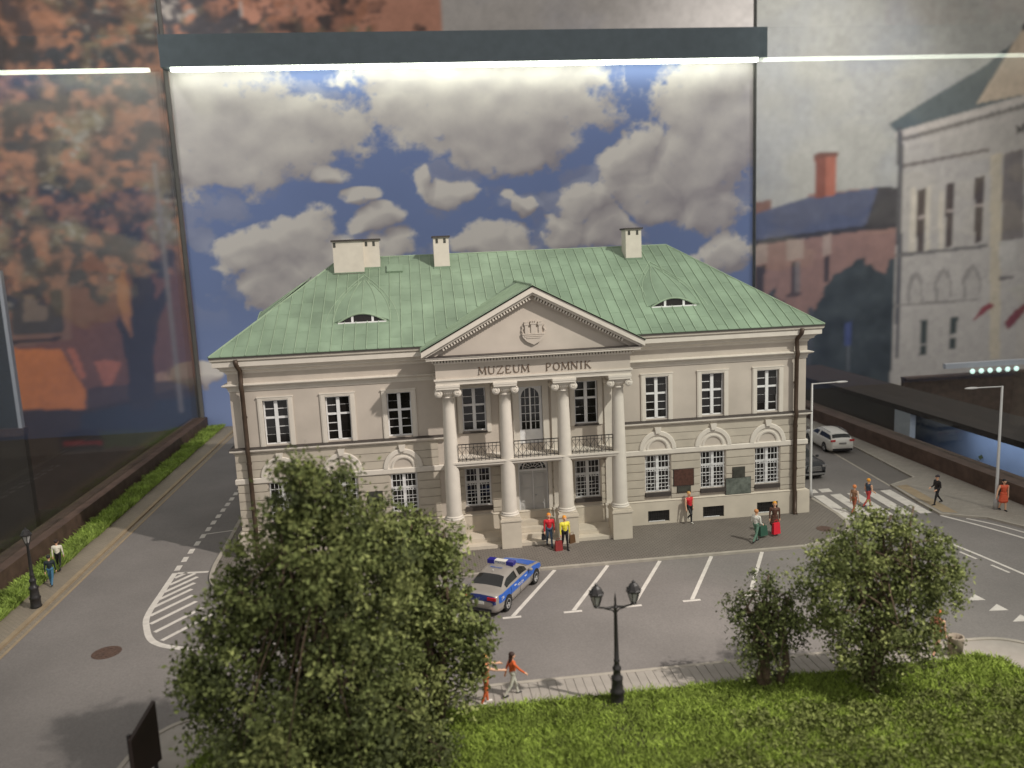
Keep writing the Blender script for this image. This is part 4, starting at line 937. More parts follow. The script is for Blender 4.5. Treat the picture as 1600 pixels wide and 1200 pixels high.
tag(cards('ground_cover', quads(p, .07), ['moss']), 'low mossy clumps spreading over the near lawn', 'ground cover', kind='stuff')
sg = tag(box('verge', 'soil', None, -26.04, -24.6, -30, 36.3, -.2, .04), kind='structure')
v = blades(46000, (-25.75, -24.5, -14, 36.2), .04, .10, .36, .045, .8)
tag(cards('grass_verge', v, ['grass_strip_blade']), 'bright green grass strip along the left ledge of the case', 'grass', kind='stuff')

# ------------------------------------------------------------------ trees
def tree(label, loc, lobes, ntrunk, nclump, per, leaf, mats, lean=(0, 0), seed=1, csize=.34):
    """lobes: (x, y, z, rx, ry, rz) relative to the base; leaves grow in clumps spread through the lobes"""
    rnd = random.Random(seed); r2 = np.random.default_rng(seed)
    t = thing('tree', label, 'tree', loc, 0, None)
    vol = np.array([l[3]*l[4]*l[5] for l in lobes])**.8; vol = vol/vol.sum(); cl = []
    for i in range(nclump):
        l = lobes[r2.choice(len(lobes), p=vol)]
        d = r2.normal(size=3); d /= np.linalg.norm(d); rr = r2.random()**.38*r2.uniform(.78, 1.18)*(1.22 if r2.random() < .07 else 1)
        cl.append([l[k]+d[k]*l[3+k]*rr for k in range(3)])
    cl = np.array(cl); cl = cl[cl[:, 2] > .25]
    tb = MB(); tb.smooth = True
    top = max(l[2] for l in lobes)
    for q in range(ntrunk):
        a = q*2.4+seed; base = Vector((.22*q*math.cos(a), .22*q*math.sin(a), -.1)); l = lobes[q % len(lobes)]; tip = Vector((l[0], l[1], l[2]+l[5]*.6))
        path = [base.lerp(tip, k/7)+Vector((rnd.gauss(0, .1), rnd.gauss(0, .1), 0))*(k > 0) for k in range(8)]
        tb.tube(path, [max(.03, (.26-.03*ntrunk)*(1-k/7.5)) for k in range(8)], 8)
        for b in range(16):
            k = rnd.uniform(1.2, 6.5); s = path[int(k)].lerp(path[min(7, int(k)+1)], k % 1); e = Vector(cl[rnd.randrange(len(cl))])
            mid = s.lerp(e, .5)+Vector((rnd.gauss(0, .15), rnd.gauss(0, .15), .25)); tb.tube([s, mid, e], [.07*(1-k/9), .04*(1-k/9)+.008, .012], 5)
    tb.build('trunk', 'bark', t)
    cs_ = r2.uniform(.5, 1.25, len(cl))*csize
    idx = np.repeat(np.arange(len(cl)), per); n = len(idx)
    p = cl[idx]+r2.normal(size=(n, 3))*cs_[idx][:, None]*np.array([1, 1, .8])
    mi = r2.integers(0, len(mats), len(cl))[idx]
    ok = p[:, 2] > .05; o = cards('crown', quads(p[ok], leaf), mats, t, mi[ok])
    return t
tree('large bushy dark green tree with a tall peak standing before the left museum wing', (-9.3, -18.9, 0),
     [(0.26, -0.06, 9.03, 0.65, 0.65, 0.65), (0.98, 0.34, 8.14, 1.12, 1.12, 1.12), (-0.27, -0.29, 7.96, 0.72, 0.72, 0.72), (0.24, 0.00, 6.70, 1.71, 1.71, 1.71), (-1.25, 0.58, 5.69, 1.44, 1.44, 1.44), (1.64, -0.46, 6.38, 1.53, 1.53, 1.53), (-2.27, 0.13, 4.26, 1.30, 1.30, 1.30), (-0.51, 0.95, 4.07, 1.90, 1.90, 1.90), (1.48, -0.34, 4.07, 1.71, 1.71, 1.71), (-2.54, 0.25, 2.32, 1.23, 1.23, 1.23), (-0.89, -0.95, 1.73, 1.90, 1.90, 1.90), (1.30, -0.19, 1.68, 1.90, 1.90, 1.90), (2.75, 0.32, 0.89, 1.08, 1.08, 1.08), (-3.14, -0.25, 3.47, 0.61, 0.61, 0.61)], 3, 880, 62, .085, ['leaf_a', 'leaf_c', 'leaf_a', 'leaf_b'], seed=3, csize=.26)
tree('broad green tree reaching to the rear of the police car', (-5.7, -16.9, 0),
     [(0.66, -0.04, 6.25, 0.43, 0.43, 0.43), (-0.54, 0.26, 6.14, 0.87, 0.87, 0.87), (0.43, -0.27, 5.64, 0.67, 0.67, 0.67), (-0.34, 0.00, 4.50, 1.42, 1.42, 1.42), (0.49, 0.47, 3.13, 1.18, 1.18, 1.18), (-1.57, -0.24, 6.92, 0.79, 0.79, 0.79), (-1.37, 0.11, 5.55, 1.14, 1.14, 1.14), (-1.14, 0.79, 2.97, 1.57, 1.57, 1.57), (0.20, -0.22, 1.62, 1.08, 1.08, 1.08), (-0.86, 0.20, 0.96, 0.98, 0.98, 0.98), (1.33, -0.33, 2.83, 0.67, 0.67, 0.67), (1.19, -0.06, 1.74, 0.55, 0.55, 0.55)], 2, 440, 58, .085, ['leaf_a', 'leaf_b', 'leaf_a'], seed=5, csize=.26)
tree('round fresh green tree with light tips beside the waste bin', (8.6, -17.8, 0),
     [(1.27, -0.04, 6.11, 0.38, 0.38, 0.38), (0.52, 0.24, 5.53, 0.80, 0.80, 0.80), (-0.78, -0.35, 5.21, 0.87, 0.87, 0.87), (-1.64, 0.00, 4.86, 0.68, 0.68, 0.68), (0.35, 0.58, 4.24, 1.44, 1.44, 1.44), (1.68, -0.32, 4.34, 1.06, 1.06, 1.06), (-1.17, 0.11, 3.51, 1.06, 1.06, 1.06), (2.39, 0.40, 3.39, 0.80, 0.80, 0.80), (0.84, -0.29, 2.65, 1.44, 1.44, 1.44), (-0.69, 0.21, 1.90, 1.06, 1.06, 1.06), (1.33, -0.44, 1.70, 0.87, 0.87, 0.87), (0.00, -0.08, 1.04, 0.80, 0.80, 0.80), (3.22, 0.10, 2.75, 0.34, 0.34, 0.34), (-2.71, -0.14, 4.56, 0.34, 0.34, 0.34), (2.27, 0.00, 5.06, 0.45, 0.45, 0.45), (-1.71, 0.20, 2.90, 0.49, 0.49, 0.49), (0.95, -0.11, 5.88, 0.38, 0.38, 0.38)], 3, 400, 58, .070, ['leaf_a', 'leaf_b', 'leaf_a'], seed=9, csize=.22)
tree('small sparse dark-leaved tree beside the round fresh green tree', (5.55, -16.75, 0),
     [(-0.15, -0.05, 3.69, 0.50, 0.50, 0.50), (-0.70, 0.20, 2.84, 0.65, 0.65, 0.65), (0.31, -0.32, 2.74, 0.79, 0.79, 0.79), (-0.25, 0.00, 1.65, 0.95, 0.95, 0.95), (0.89, 0.28, 1.76, 0.69, 0.69, 0.69), (-0.92, -0.13, 1.49, 0.44, 0.44, 0.44), (0.21, 0.07, 0.79, 0.65, 0.65, 0.65), (1.21, 0.22, 3.11, 0.44, 0.44, 0.44)], 3, 150, 46, .062, ['leaf_c', 'leaf_a'], seed=14, csize=.2)
tree('low dark shrub at the foot of the broad green tree', (-6.2, -19.3, 0), [(0, 0, .6, .7, .6, .6), (.5, .2, .4, .5, .5, .4)], 1, 50, 50, .065, ['leaf_c', 'leaf_a'], seed=21, csize=.2)

# ------------------------------------------------------------------ street furniture
def lantern(parent, x, z, s=1.):
    """six-sided tapered lantern standing on z"""
    f = MB()
    f.lathe([(.0, 0), (.09*s, 0), (.11*s, .04*s), (.08*s, .07*s)], (x, 0, z), 8)
    lo, hi = z+.07*s, z+.44*s
    for k in range(6):
        a = k*math.pi/3; f.tube([(x+.10*s*math.cos(a), .10*s*math.sin(a), lo), (x+.21*s*math.cos(a), .21*s*math.sin(a), hi)], .018*s, 4)
    f.lathe([(.0, .44*s), (.25*s, .44*s), (.26*s, .49*s), (.22*s, .52*s), (.15*s, .66*s), (.06*s, .74*s), (.05*s, .79*s), (.0, .84*s)], (x, 0, z), 8)
    for k in range(6): a = (k+.5)*math.pi/3; f.ball((x+.22*s*math.cos(a), .22*s*math.sin(a), z+.53*s), .03*s, 5, 4)
    o = f.build('lantern', 'lamp_iron', parent)
    g = MB(); g.lathe([(.09*s, .08*s), (.195*s, .44*s)], (x, 0, z), 6); g.build('lantern_glass', 'galv', o)
    return o
def old_post(h):
    p = MB(); p.smooth = True
    p.lathe([(0, 0), (.24, 0), (.25, .06), (.22, .12), (.22, .42), (.25, .45), (.20, .52), (.18, .85), (.20, .90), (.20, .96), (.13, 1.02), (.12, 1.2), (.15, 1.24), (.15, 1.3), (.10, 1.36), (.085, 1.5), (.11, 1.54), (.085, 1.58), (.075, h*.6), (.055, h-.1), (.08, h-.06), (.08, h-.02), (.05, h)], n=14)
    return p
t = thing('lantern_post', 'black double-lantern cast iron street lamp standing on the front lawn', 'street lamp', (.25, -16.9, -.02))
p = old_post(3.45); p.lathe([(.05, 3.45), (.03, 3.6), (.045, 3.63), (.0, 3.95)], n=8); p.build('post', 'lamp_iron', t)
a = MB(); a.smooth = True
for s in (-1, 1):
    a.tube([(0, 0, 3.42), (s*.3, 0, 3.40), (s*.62, 0, 3.46)], [.045, .035, .03], 6); a.tube([(0, 0, 3.2), (s*.12, 0, 3.32), (s*.35, 0, 3.38)], [.03, .025, .02], 5)
a.build('arm', 'lamp_iron', t); lantern(t, -.62, 3.46); lantern(t, .62, 3.46)
t = thing('lantern_post', 'black single-lantern street lamp on the left sidewalk beside the couple', 'street lamp', (-23.6, -4.25, 0))
old_post(3.0).build('post', 'lamp_iron', t); lantern(t, 0, 2.98, .95)
def mast(loc, sx, label, h=6.85, L=2.15):
    t = thing('street_lamp', label, 'street lamp', loc)
    p = MB(); p.smooth = True; p.lathe([(0, 0), (.13, 0), (.13, .5), (.085, .55), (.06, h-.02), (.0, h)], n=10); p.build('post', 'galv', t)
    MB().tube([(0, 0, h-.05), (sx*L*.65, 0, h-.03)], .04, 6).build('arm', 'galv', t)
    hd = MB(); hd.smooth = True; hd.ball((sx*L*.82, 0, h-.03), (.42, .13, .07), 12, 8); hd.build('lamp_head', 'galv', t)
mast((16.7, 2.2, 0), 1, 'slim grey street lamp beside the museum corner downpipe')
mast((25.2, -2.1, 0), -1, 'slim grey street lamp beside the woman in the orange dress')
t = thing('waste_bin', 'round concrete waste bin on the pavement beside the green tree', 'bin', (12.9, -16.05, -.03))
b = MB(); b.smooth = True; b.lathe([(.0, 0), (.24, 0), (.27, .65), (.27, .70), (.22, .70), (.20, .3)], n=24); b.build('shell', 'concrete', t)
MB().lathe([(.0, .32), (.205, .32)], n=16).build('liner', 'black_frame', t)
t = thing('notice_board', 'dark flat board standing on the pavement corner beside the large tree', 'board', (-14.3, -18.2, -.03), R(68))
MB().prism([(-.55, .3), (.55, .3), (.55, 2.2), (-.55, 1.6)], -.06, .06, 'y').build('panel', 'board_back', t)
for x in (-.45, .45): MB().box(x-.05, x+.05, .06, .14, 0, 1.7).build('post', 'iron', t)

# ------------------------------------------------------------------ cars
def lerp_tab(tab, x):
    for (a, b), (c, d) in zip(tab, tab[1:]):
        if x <= c:
            t = max(0, (x-a)/(c-a)); t = t*t*(3-2*t)*.5+t*.5; return b+(d-b)*t
    return tab[-1][1]
def car(name, label, loc, rz, spec):
    t = thing(name, label, 'car', loc, rz)
    top, L, W = spec['top'], spec['L'], spec['W']; belt0 = spec['belt']
    xs = sorted({round(-L/2+L*i/44, 3) for i in range(45)} | {round(v_, 3) for v_ in spec['keys']} | {round(s*(L/2-e_), 3) for s in (-1, 1) for e_ in (.02, .06, .12)})
    rings = []
    for x in xs:
        zt = lerp_tab(top, x); e = min(1, (L/2-abs(x))/.55); w = W/2*(1-.20*(1-e)**2.2-.02*abs(x)/L)
        if abs(x) > L/2-.01: w *= .94
        zb = .19+.10*(1-e)**3; g = max(0, min(1, (zt-belt0)/.42)); bl = min(belt0, zt-.05)
        wr = w*(.90-.21*g)
        rg = [(0, zb), (w*.88, zb), (w*.97, zb+.08), (w, .45), (w, .62), (w*.99, bl-.10), (w*.965, bl)]
        zs = zt-.03-.05*g
        for q in (.18, .5, .85): rg.append((w*.95+(wr-w*.95)*q, bl+(zs-bl)*q))
        rg += [(wr*.93, zt-.015-.02*g), (wr*.6, zt+.012*g), (0, zt+.022)]
        rings.append([(x, y, z) for y, z in rg])
    n = len(rings[0]); V = [p for r_ in rings for p in r_]; F = {}
    body = MB(); body.smooth = True
    for s in (1, -1):
        vs = [(p[0], p[1]*s, p[2]) for p in V]; fs = []
        for i in range(len(xs)-1):
            for j in range(n-1):
                q = (i*n+j, (i+1)*n+j, (i+1)*n+j+1, i*n+j+1); fs.append(q if s > 0 else q[::-1])
        for e_ in (0, len(xs)-1):
            for j in range(1, n-2): q = (e_*n, e_*n+j, e_*n+j+1); fs.append(q if (e_ == 0) == (s > 0) else q[::-1])
            fs.append(((e_*n, e_*n+n-2, e_*n+n-1)) if (e_ == 0) == (s > 0) else (e_*n+n-1, e_*n+n-2, e_*n))
        body.add(vs, fs)
    bo = body.build('body', spec['paint'], t)
    bm = bmesh.new(); bm.from_mesh(bo.data); bmesh.ops.remove_doubles(bm, verts=bm.verts, dist=1e-4); bmesh.ops.recalc_face_normals(bm, faces=bm.faces); bm.to_mesh(bo.data); bm.free()
    for pl_ in bo.data.polygons: pl_.use_smooth = True
    def patch(nm, m, x0, x1, j0, j1, sides=(1, -1), off=.008, cut=None):
        out = []
        for s in sides:
            mb = MB(); mb.smooth = True
            for i in range(len(xs)-1):
                if xs[i] < x0-1e-4 or xs[i+1] > x1+1e-4: continue
                for j in range(j0, j1):
                    P = [Vector(rings[a][b]) for a, b in ((i, j), (i+1, j), (i+1, j+1), (i, j+1))]
                    nv = (P[1]-P[0]).cross(P[3]-P[0])
                    if nv.length < 1e-7: nv = (P[2]-P[1]).cross(P[3]-P[2])
                    if nv.length < 1e-9: continue
                    nv.normalize()
                    if nv.dot(Vector((0, P[0].y, P[0].z-.5))) < 0: nv = -nv
                    Q = [(p.x+nv.x*off, (p.y+nv.y*off)*s, p.z+nv.z*off) for p in P]
                    mb.add(Q, [(0, 1, 2, 3) if s > 0 else (3, 2, 1, 0)])
            if mb.v: out.append(mb.build(nm, m, t))
        return out
    k = spec['keys']       # rear glass bottom, rear glass top, windscreen top, windscreen bottom, b pillar
    def deck(nm, m, x0, x1, inset=0):        # a full-width patch of the upper surface
        mb = MB(); mb.smooth = True
        js = list(range(9, n-1)) if not inset else list(range(10, n-1))
        for s in (1, -1):
            for i in range(len(xs)-1):
                if xs[i] < x0-1e-4 or xs[i+1] > x1+1e-4: continue
                for j in js:
                    P = [Vector(rings[a][b]) for a, b in ((i, j), (i+1, j), (i+1, j+1), (i, j+1))]
                    nv = (P[1]-P[0]).cross(P[3]-P[0]).normalized()
                    if nv.z < 0: nv = -nv
                    mb.add([(p.x+nv.x*.008, (p.y+nv.y*.008)*s, p.z+nv.z*.008) for p in P], [(0, 1, 2, 3) if s > 0 else (3, 2, 1, 0)])
        return mb.build(nm, m, t)
    deck('rear_window', 'car_glass', k[0]+.03, k[1]-.02, 1); deck('windscreen', 'car_glass', k[2]+.02, k[3]-.03, 1)
    patch('side_window', 'car_glass', k[0]+.28 if not spec.get('estate') else k[0]+.05, k[4]-.04, 7, 9); patch('side_window', 'car_glass', k[4]+.04, k[3]-.38, 7, 9)
    for x in spec['axles']:
        for s in (1, -1):
            R_ = spec['R']; yc = s*(W/2-.10)
            wl_ = MB(); wl_.smooth = True; wl_.lathe([(R_*.62, -.11), (R_*.92, -.12), (R_, -.09), (R_, .09), (R_*.92, .12), (R_*.62, .11)], (x, yc, R_), 24, axis='y'); w_ = wl_.build('wheel', 'tyre', t)
            rm = MB(); rm.lathe([(0, s*.04), (R_*.60, s*.04), (R_*.64, s*.11), (R_*.58, s*.115)], (x, yc, R_), 20, axis='y') if False else rm.lathe([(R_*.56, -.06), (R_*.64, -.06), (R_*.64, .06), (R_*.56, .06)], (x, yc+s*.055, R_), 20, axis='y')
            for q in range(5):
                a_ = q*2*math.pi/5+.3; rm.obox((x+R_*.32*math.cos(a_), yc+s*.085, R_+R_*.32*math.sin(a_)), (R_*.29*math.cos(a_), 0, R_*.29*math.sin(a_)), (0, .02, 0), (-.045*math.sin(a_), 0, .045*math.cos(a_)))
            rm.ball((x, yc+s*.085, R_), .06, 8, 5); rm.build('rim', 'rim', w_)
            ar_ = MB(); ar_.lathe([(0, 0), (R_*1.12, 0), (R_*1.12, .03), (0, .03)], (x, s*(W/2-.0)+(.018 if s < 0 else .012), R_+.01), 24, -.1, math.pi+.1, axis='y'); ar_.build('wheel_arch', 'tyre', t)
    return t, patch, deck, rings, xs
SED = dict(L=4.9, W=1.86, belt=.96, R=.34, axles=(-1.5, 1.5), paint='silver_paint', keys=(-1.78, -1.02, .22, 1.05, -.25),
           top=[(-2.46, .70), (-2.40, .98), (-2.2, 1.04), (-1.78, 1.07), (-1.02, 1.40), (-.4, 1.47), (.22, 1.44), (1.05, 1.05), (1.8, .93), (2.25, .80), (2.40, .66), (2.46, .5)])
t, patch, deck, rings, xs = car('police_car', 'silver and blue police sedan with roof light bar parked before the portico', (-2.5, -7.18, -.1), R(58.5), SED)
for s in (1, -1):
    patch('stripe', 'blue_paint', -2.3, 2.25, 4, 6, (s,), .009)
deck('bonnet_panel', 'blue_paint', 1.1, 2.1, 1)
patch('boot_stripe', 'navy_paint', -2.5, -2.37, 4, 12, (1, -1), .012)
lb = MB().obox((-.1, 0, 1.56), (.14, 0, 0), (0, .3, 0), (0, 0, .075)).build('light_bar', 'white_paint', t)
for s in (-1, 1): MB().obox((-.1, s*.46, 1.56), (.16, 0, 0), (0, .17, 0), (0, 0, .085)).build('blue_lens', 'blue_lens', lb)
MB().obox((-.1, 0, 1.475), (.1, 0, 0), (0, .5, 0), (0, 0, .03)).build('bar_mount', 'black_paint', lb)
def text(body, size, m, parent, mw, name='lettering'):
    cu = bpy.data.curves.new(name, 'FONT'); cu.body = body; cu.size = size; cu.extrude = .003; cu.align_x = 'CENTER'; cu.align_y = 'CENTER'
    tmp = bpy.data.objects.new('tmp', cu); col.objects.link(tmp); dg = bpy.context.evaluated_depsgraph_get()
    me = bpy.data.meshes.new_from_object(tmp.evaluated_get(dg)); bpy.data.objects.remove(tmp); me.materials.clear(); me.materials.append(M[m])
    o = link(name, me, parent); o.matrix_local = mw; return o
text('POLICJA', .13, 'navy_paint', lb, Matrix(((0, 0, -1, -.245), (-1, 0, 0, 0), (0, 1, 0, 1.56), (0, 0, 0, 1))))
text('POLICJA', .16, 'blue_paint', t, Matrix(((0, 1, 0, -.62), (-1, 0, 0, 0), (0, 0, 1, 1.492), (0, 0, 0, 1))))
text('POLICJA', .17, 'white_paint', t, Matrix(((1, 0, 0, -.2), (0, 0, -1, -.945), (0, 1, 0, .74), (0, 0, 0, 1))))
text('Z36', .17, 'white_paint', t, Matrix(((1, 0, 0, -1.98), (0, 0, -1, -.925), (0, 1, 0, .78), (0, 0, 0, 1))))
for s in (-1, 1):
    MB().obox((-2.44, s*.62, .86), (.03, 0, 0), (0, .2, 0), (0, 0, .06)).build('tail_light', 'red_light', t)
    MB().obox((2.28, s*.66, .70), (.1, .03*s, 0), (0, .14, 0), (0, 0, .05)).build('headlight', 'chrome', t)
    MB().ball((.72, s*1.02, 1.02), (.09, .12, .07), 8, 6).build('mirror', 'silver_paint', t)
    for x in (-.75, .35): MB().obox((x, s*.945, .86), (.09, 0, 0), (0, .012, 0), (0, 0, .015)).build('door_handle', 'white_paint', t)
    for x in (-1.15, -.25, .95): MB().box(x-.006, x+.006, s*.935-.004, s*.935+.004, .3, .93).build('door_gap', 'black_paint', t)
MB().obox((-2.475, 0, .66), (.012, 0, 0), (0, .26, 0), (0, 0, .055)).build('number_plate', 'white_paint', t)
MB().obox((-2.44, 0, .36), (.03, 0, 0), (0, .6, 0), (0, 0, .05)).build('bumper_insert', 'black_paint', t)
MB().tube([(-.92, 0, 1.44), (-.98, 0, 1.53)], .02, 6).build('antenna', 'white_paint', t)
EST = dict(L=4.75, W=1.86, belt=.98, R=.34, axles=(-1.42, 1.45), paint='white_paint', estate=1, keys=(-2.26, -1.86, .30, 1.10, -.3),
           top=[(-2.38, .72), (-2.33, .98), (-2.26, 1.06), (-1.86, 1.42), (-1.0, 1.47), (-.2, 1.49), (.30, 1.45), (1.10, 1.05), (1.8, .95), (2.2, .82), (2.34, .66), (2.38, .5)])
t, patch, deck, rings, xs = car('estate_car', 'white estate car parked in the bay along the right pavement', (23.95, 13.75, -.1), R(86), EST)
for s in (-1, 1):
    MB().obox((-2.34, s*.68, .98), (.05, 0, 0), (0, .16, 0), (0, 0, .06)).build('tail_light', 'red_light', t); MB().ball((.78, s*1.02, 1.03), (.09, .12, .07), 8, 6).build('mirror', 'white_paint', t)
    MB().tube([(-1.7, s*.60, 1.47), (-.6, s*.62, 1.54), (.2, s*.6, 1.49)], .018, 5).build('roof_rail', 'chrome', t)
MB().obox((-2.36, 0, .33), (.05, 0, 0), (0, .7, 0), (0, 0, .08)).build('rear_bumper', 'black_paint', t); MB().obox((-2.39, 0, .78), (.012, 0, 0), (0, .26, 0), (0, 0, .055)).build('number_plate', 'chrome', t)
SUV = dict(L=4.6, W=1.9, belt=1.06, R=.37, axles=(-1.35, 1.4), paint='black_paint', estate=1, keys=(-2.15, -1.75, .2, 1.0, -.35),
           top=[(-2.31, .8), (-2.26, 1.1), (-2.15, 1.16), (-1.75, 1.58), (-1.0, 1.66), (-.2, 1.68), (.2, 1.63), (1.0, 1.17), (1.8, 1.09), (2.15, 1.0), (2.26, .8), (2.31, .55)])
t, patch, deck, rings, xs = car('suv_car', 'black SUV with chrome grille waiting behind the museum corner', (18.75, 8.15, -.1), R(-88), SUV)
g = MB()
for k_ in range(4): g.obox((2.30, 0, .62+k_*.08), (.035, 0, 0), (0, .5-.02*k_, 0), (0, 0, .024))
g.build('grille', 'chrome', t); MB().obox((2.27, 0, .40), (.06, 0, 0), (0, .72, 0), (0, 0, .06)).build('bumper', 'chrome', t)
for s in (-1, 1): MB().obox((2.20, s*.70, .88), (.1, 0, 0), (0, .16, 0), (0, 0, .06)).build('headlight', 'chrome', t); MB().ball((.75, s*1.04, 1.14), (.09, .13, .08), 8, 6).build('mirror', 'black_paint', t)

# ------------------------------------------------------------------ people
COL = {}
def cmat(c):
    k = 'cloth_%02x%02x%02x' % tuple(int(v*255) for v in c)
    if k not in M: mat(k, c, .6, .06, 4)
    return k
SKIN = (.72, .42, .27)
def person(label, loc, rz, h=1.75, top=(.5, .05, .05), legs=(.03, .03, .04), shoes=(.03, .03, .03), hair=(.5, .22, .06), sleeve=None, stride=.25, armL=(-.1, .1), armR=(.1, .1), bendL=.15, bendR=.15, skirt=None, longhair=False, cap=None, turn=0, lean=0, barelegs=False, kneeR=0):
    """arm*: (swing forward, spread) in radians; figures face +y"""
    s = h/1.75; prims = []
    def cap_(a, b, ra, rb, c, n=10): prims.append((Vector(a)*s, Vector(b)*s, ra*s, rb*s, cmat(c)))
    sl = sleeve or top; Lc = SKIN if barelegs else legs
    hipz = .92; V3 = Vector
    sho = 1.42; ly = math.sin(lean)*.5
    cap_((-.06, 0, .98), (.06, 0, .98), .125, .125, legs if not skirt else skirt); cap_((0, 0, 1.05), (0, ly*.4, 1.22), .125, .14, top); cap_((-.10, ly*.7, 1.33), (.10, ly*.7, 1.33), .115, .115, top); cap_((0, ly*.4, 1.2), (0, ly*.7, 1.32), .145, .14, top)
    cap_((-.17, ly*.8, 1.40), (.17, ly*.8, 1.40), .065, .065, top); cap_((0, ly*.8, 1.42), (0, ly, 1.53), .055, .05, SKIN)
    hc = V3((0, ly+.015, 1.635)); ct, st = math.cos(turn), math.sin(turn); F = V3((st*-1, ct, 0)); Rr = V3((ct, st, 0))
    cap_(hc+V3((0, 0, -.045)), hc+V3((0, 0, .03)), .082, .098, SKIN); cap_(hc+F*.10+V3((0, 0, -.02)), hc+F*.115+V3((0, 0, -.03)), .018, .02, SKIN)
    for q in (-1, 1):
        cap_(hc+Rr*.1*q+V3((0, 0, -.02)), hc+Rr*.102*q+V3((0, 0, .015)), .02, .022, SKIN); cap_(hc+Rr*.036*q+F*.092, hc+Rr*.036*q+F*.094, .013, .013, (.03, .02, .02))
    cap_(hc+Rr*-.02+F*.088+V3((0, 0, -.07)), hc+Rr*.02+F*.088+V3((0, 0, -.07)), .011, .011, (.4, .1, .08))
    hcol = cap or hair
    cap_(hc-F*.015+V3((0, 0, .045)), hc-F*.03+V3((0, 0, .05)), .108, .108, hcol)
    if cap: cap_(hc+F*.08+V3((0, 0, .055))-Rr*.05, hc+F*.08+V3((0, 0, .055))+Rr*.05, .03, .03, cap)
    if longhair: cap_(hc-F*.05, hc-F*.09+V3((0, 0, -.28)), .09, .06, hair)
    for q, fw_, kn in ((-1, stride, 0), (1, -stride, kneeR)):
        hp = V3((.085*q, 0, .92)); th = fw_*.9; kneep = hp+V3((.01*q, math.sin(th)*.43, -math.cos(th)*.43)); sh = th-abs(fw_)*.35-(.25 if fw_ < 0 else 0)-kn
        if kn: kneep = hp+V3((.02*q, .30, -.30)); sh = -.9
        ank = kneep+V3((0, math.sin(sh)*.40, -math.cos(sh)*.40))
        cap_(hp, kneep, .092, .062, Lc if not barelegs else SKIN); cap_(kneep, ank, .060, .042, Lc if not barelegs else SKIN)
        lo = ank.z-.07
        cap_(ank+V3((0, -.03, -.035)), ank+V3((0, .14, -.045)), .045, .034, shoes)
    zmin = 9
    for q, (sw, spd), bend in ((-1, armL, bendL), (1, armR, bendR)):
        sh_ = V3((.215*q, ly*.8, 1.385)); el = sh_+V3((math.sin(spd)*.29*q, math.sin(sw)*.29, -math.cos(sw)*math.cos(spd)*.29)); w_ = sw+bend
        wr = el+V3((math.sin(spd)*.18*q-(.5*bend*.12*q), math.sin(w_)*.25, -math.cos(w_)*.25)); dr = (wr-el).normalized()
        cap_(sh_, el, .058, .045, sl); cap_(el, wr, .044, .032, sl if not sleeve else sleeve)
        cap_(wr, wr+dr*.08, .034, .036, SKIN); sd_ = V3((0, 1, 0)) if abs(dr.y) < .7 else V3((0, 0, 1))
        for f in range(4): b0 = wr+dr*.09+sd_*(-.03+.02*f); L_ = (.06, .075, .07, .055)[f]; cap_(b0, b0+dr*L_+V3((-q*.02, 0, 0)), .012, .010, SKIN)
        cap_(wr+dr*.03+sd_*.03, wr+dr*.08+sd_*.065, .013, .011, SKIN)
    if skirt: 
        for k_ in range(5): cap_((-.05-.01*k_, 0, .95-.09*k_), (.05+.01*k_, 0, .95-.09*k_), .125+.008*k_, .125+.008*k_, skirt)
    mb = MB()
    for a, b, ra, rb, c in prims:
        n_ = 10; d_ = b-a; ln = d_.length; d_ = d_.normalized() if ln > 1e-6 else V3((0, 0, 1)); u_ = d_.orthogonal().normalized(); v_ = d_.cross(u_); vs = []
        rows_ = [(-math.cos(t_)*ra, math.sin(t_)*ra) for t_ in (.25, .8, 1.35)]+[(ln+math.sin(t_)*rb, math.cos(t_)*rb) for t_ in (.2, .75, 1.3)]
        for z_, r_ in rows_:
            vs += [a+d_*z_+(u_*math.cos(2*math.pi*k_/n_)+v_*math.sin(2*math.pi*k_/n_))*r_ for k_ in range(n_)]
        fs = [(i*n_+k_, i*n_+(k_+1) % n_, (i+1)*n_+(k_+1) % n_, (i+1)*n_+k_) for i in range(5) for k_ in range(n_)]+[list(range(n_))[::-1], [5*n_+k_ for k_ in range(n_)]]
        mb.add(vs, fs)
    me = bpy.data.meshes.new('person'); me.from_pydata(mb.v, [], mb.f); tmp = bpy.data.objects.new('tmp', me); col.objects.link(tmp)
    md = tmp.modifiers.new('r', 'REMESH'); md.mode = 'VOXEL'; md.voxel_size = .0125*s; md.use_smooth_shade = True
    dg = bpy.context.evaluated_depsgraph_get(); out = bpy.data.meshes.new_from_object(tmp.evaluated_get(dg)); bpy.data.objects.remove(tmp); bpy.data.meshes.remove(me)
    out.name = 'person'; names = []
    for p_ in prims:
        if p_[4] not in names: names.append(p_[4])
    out.materials.clear()
    for nm in names: out.materials.append(M[nm])
    npol = len(out.polygons); cen = np.zeros(npol*3); out.polygons.foreach_get('center', cen); cen = cen.reshape(-1, 3); best = np.full(npol, 1e9); idx = np.zeros(npol, np.int32)
    for a, b, ra, rb, c in prims:
        A = np.array(a); D = np.array(b)-A; l2 = max(D.dot(D), 1e-9); tt = np.clip(((cen-A).dot(D))/l2, 0, 1); ds = np.linalg.norm(cen-A-tt[:, None]*D, axis=1)-(ra+(rb-ra)*tt)
        if ra < .016*s: ds = ds-.004*s
        mk = ds < best; best[mk] = ds[mk]; idx[mk] = names.index(c)
    out.polygons.foreach_set('material_index', idx); out.polygons.foreach_set('use_smooth', np.ones(npol, bool))
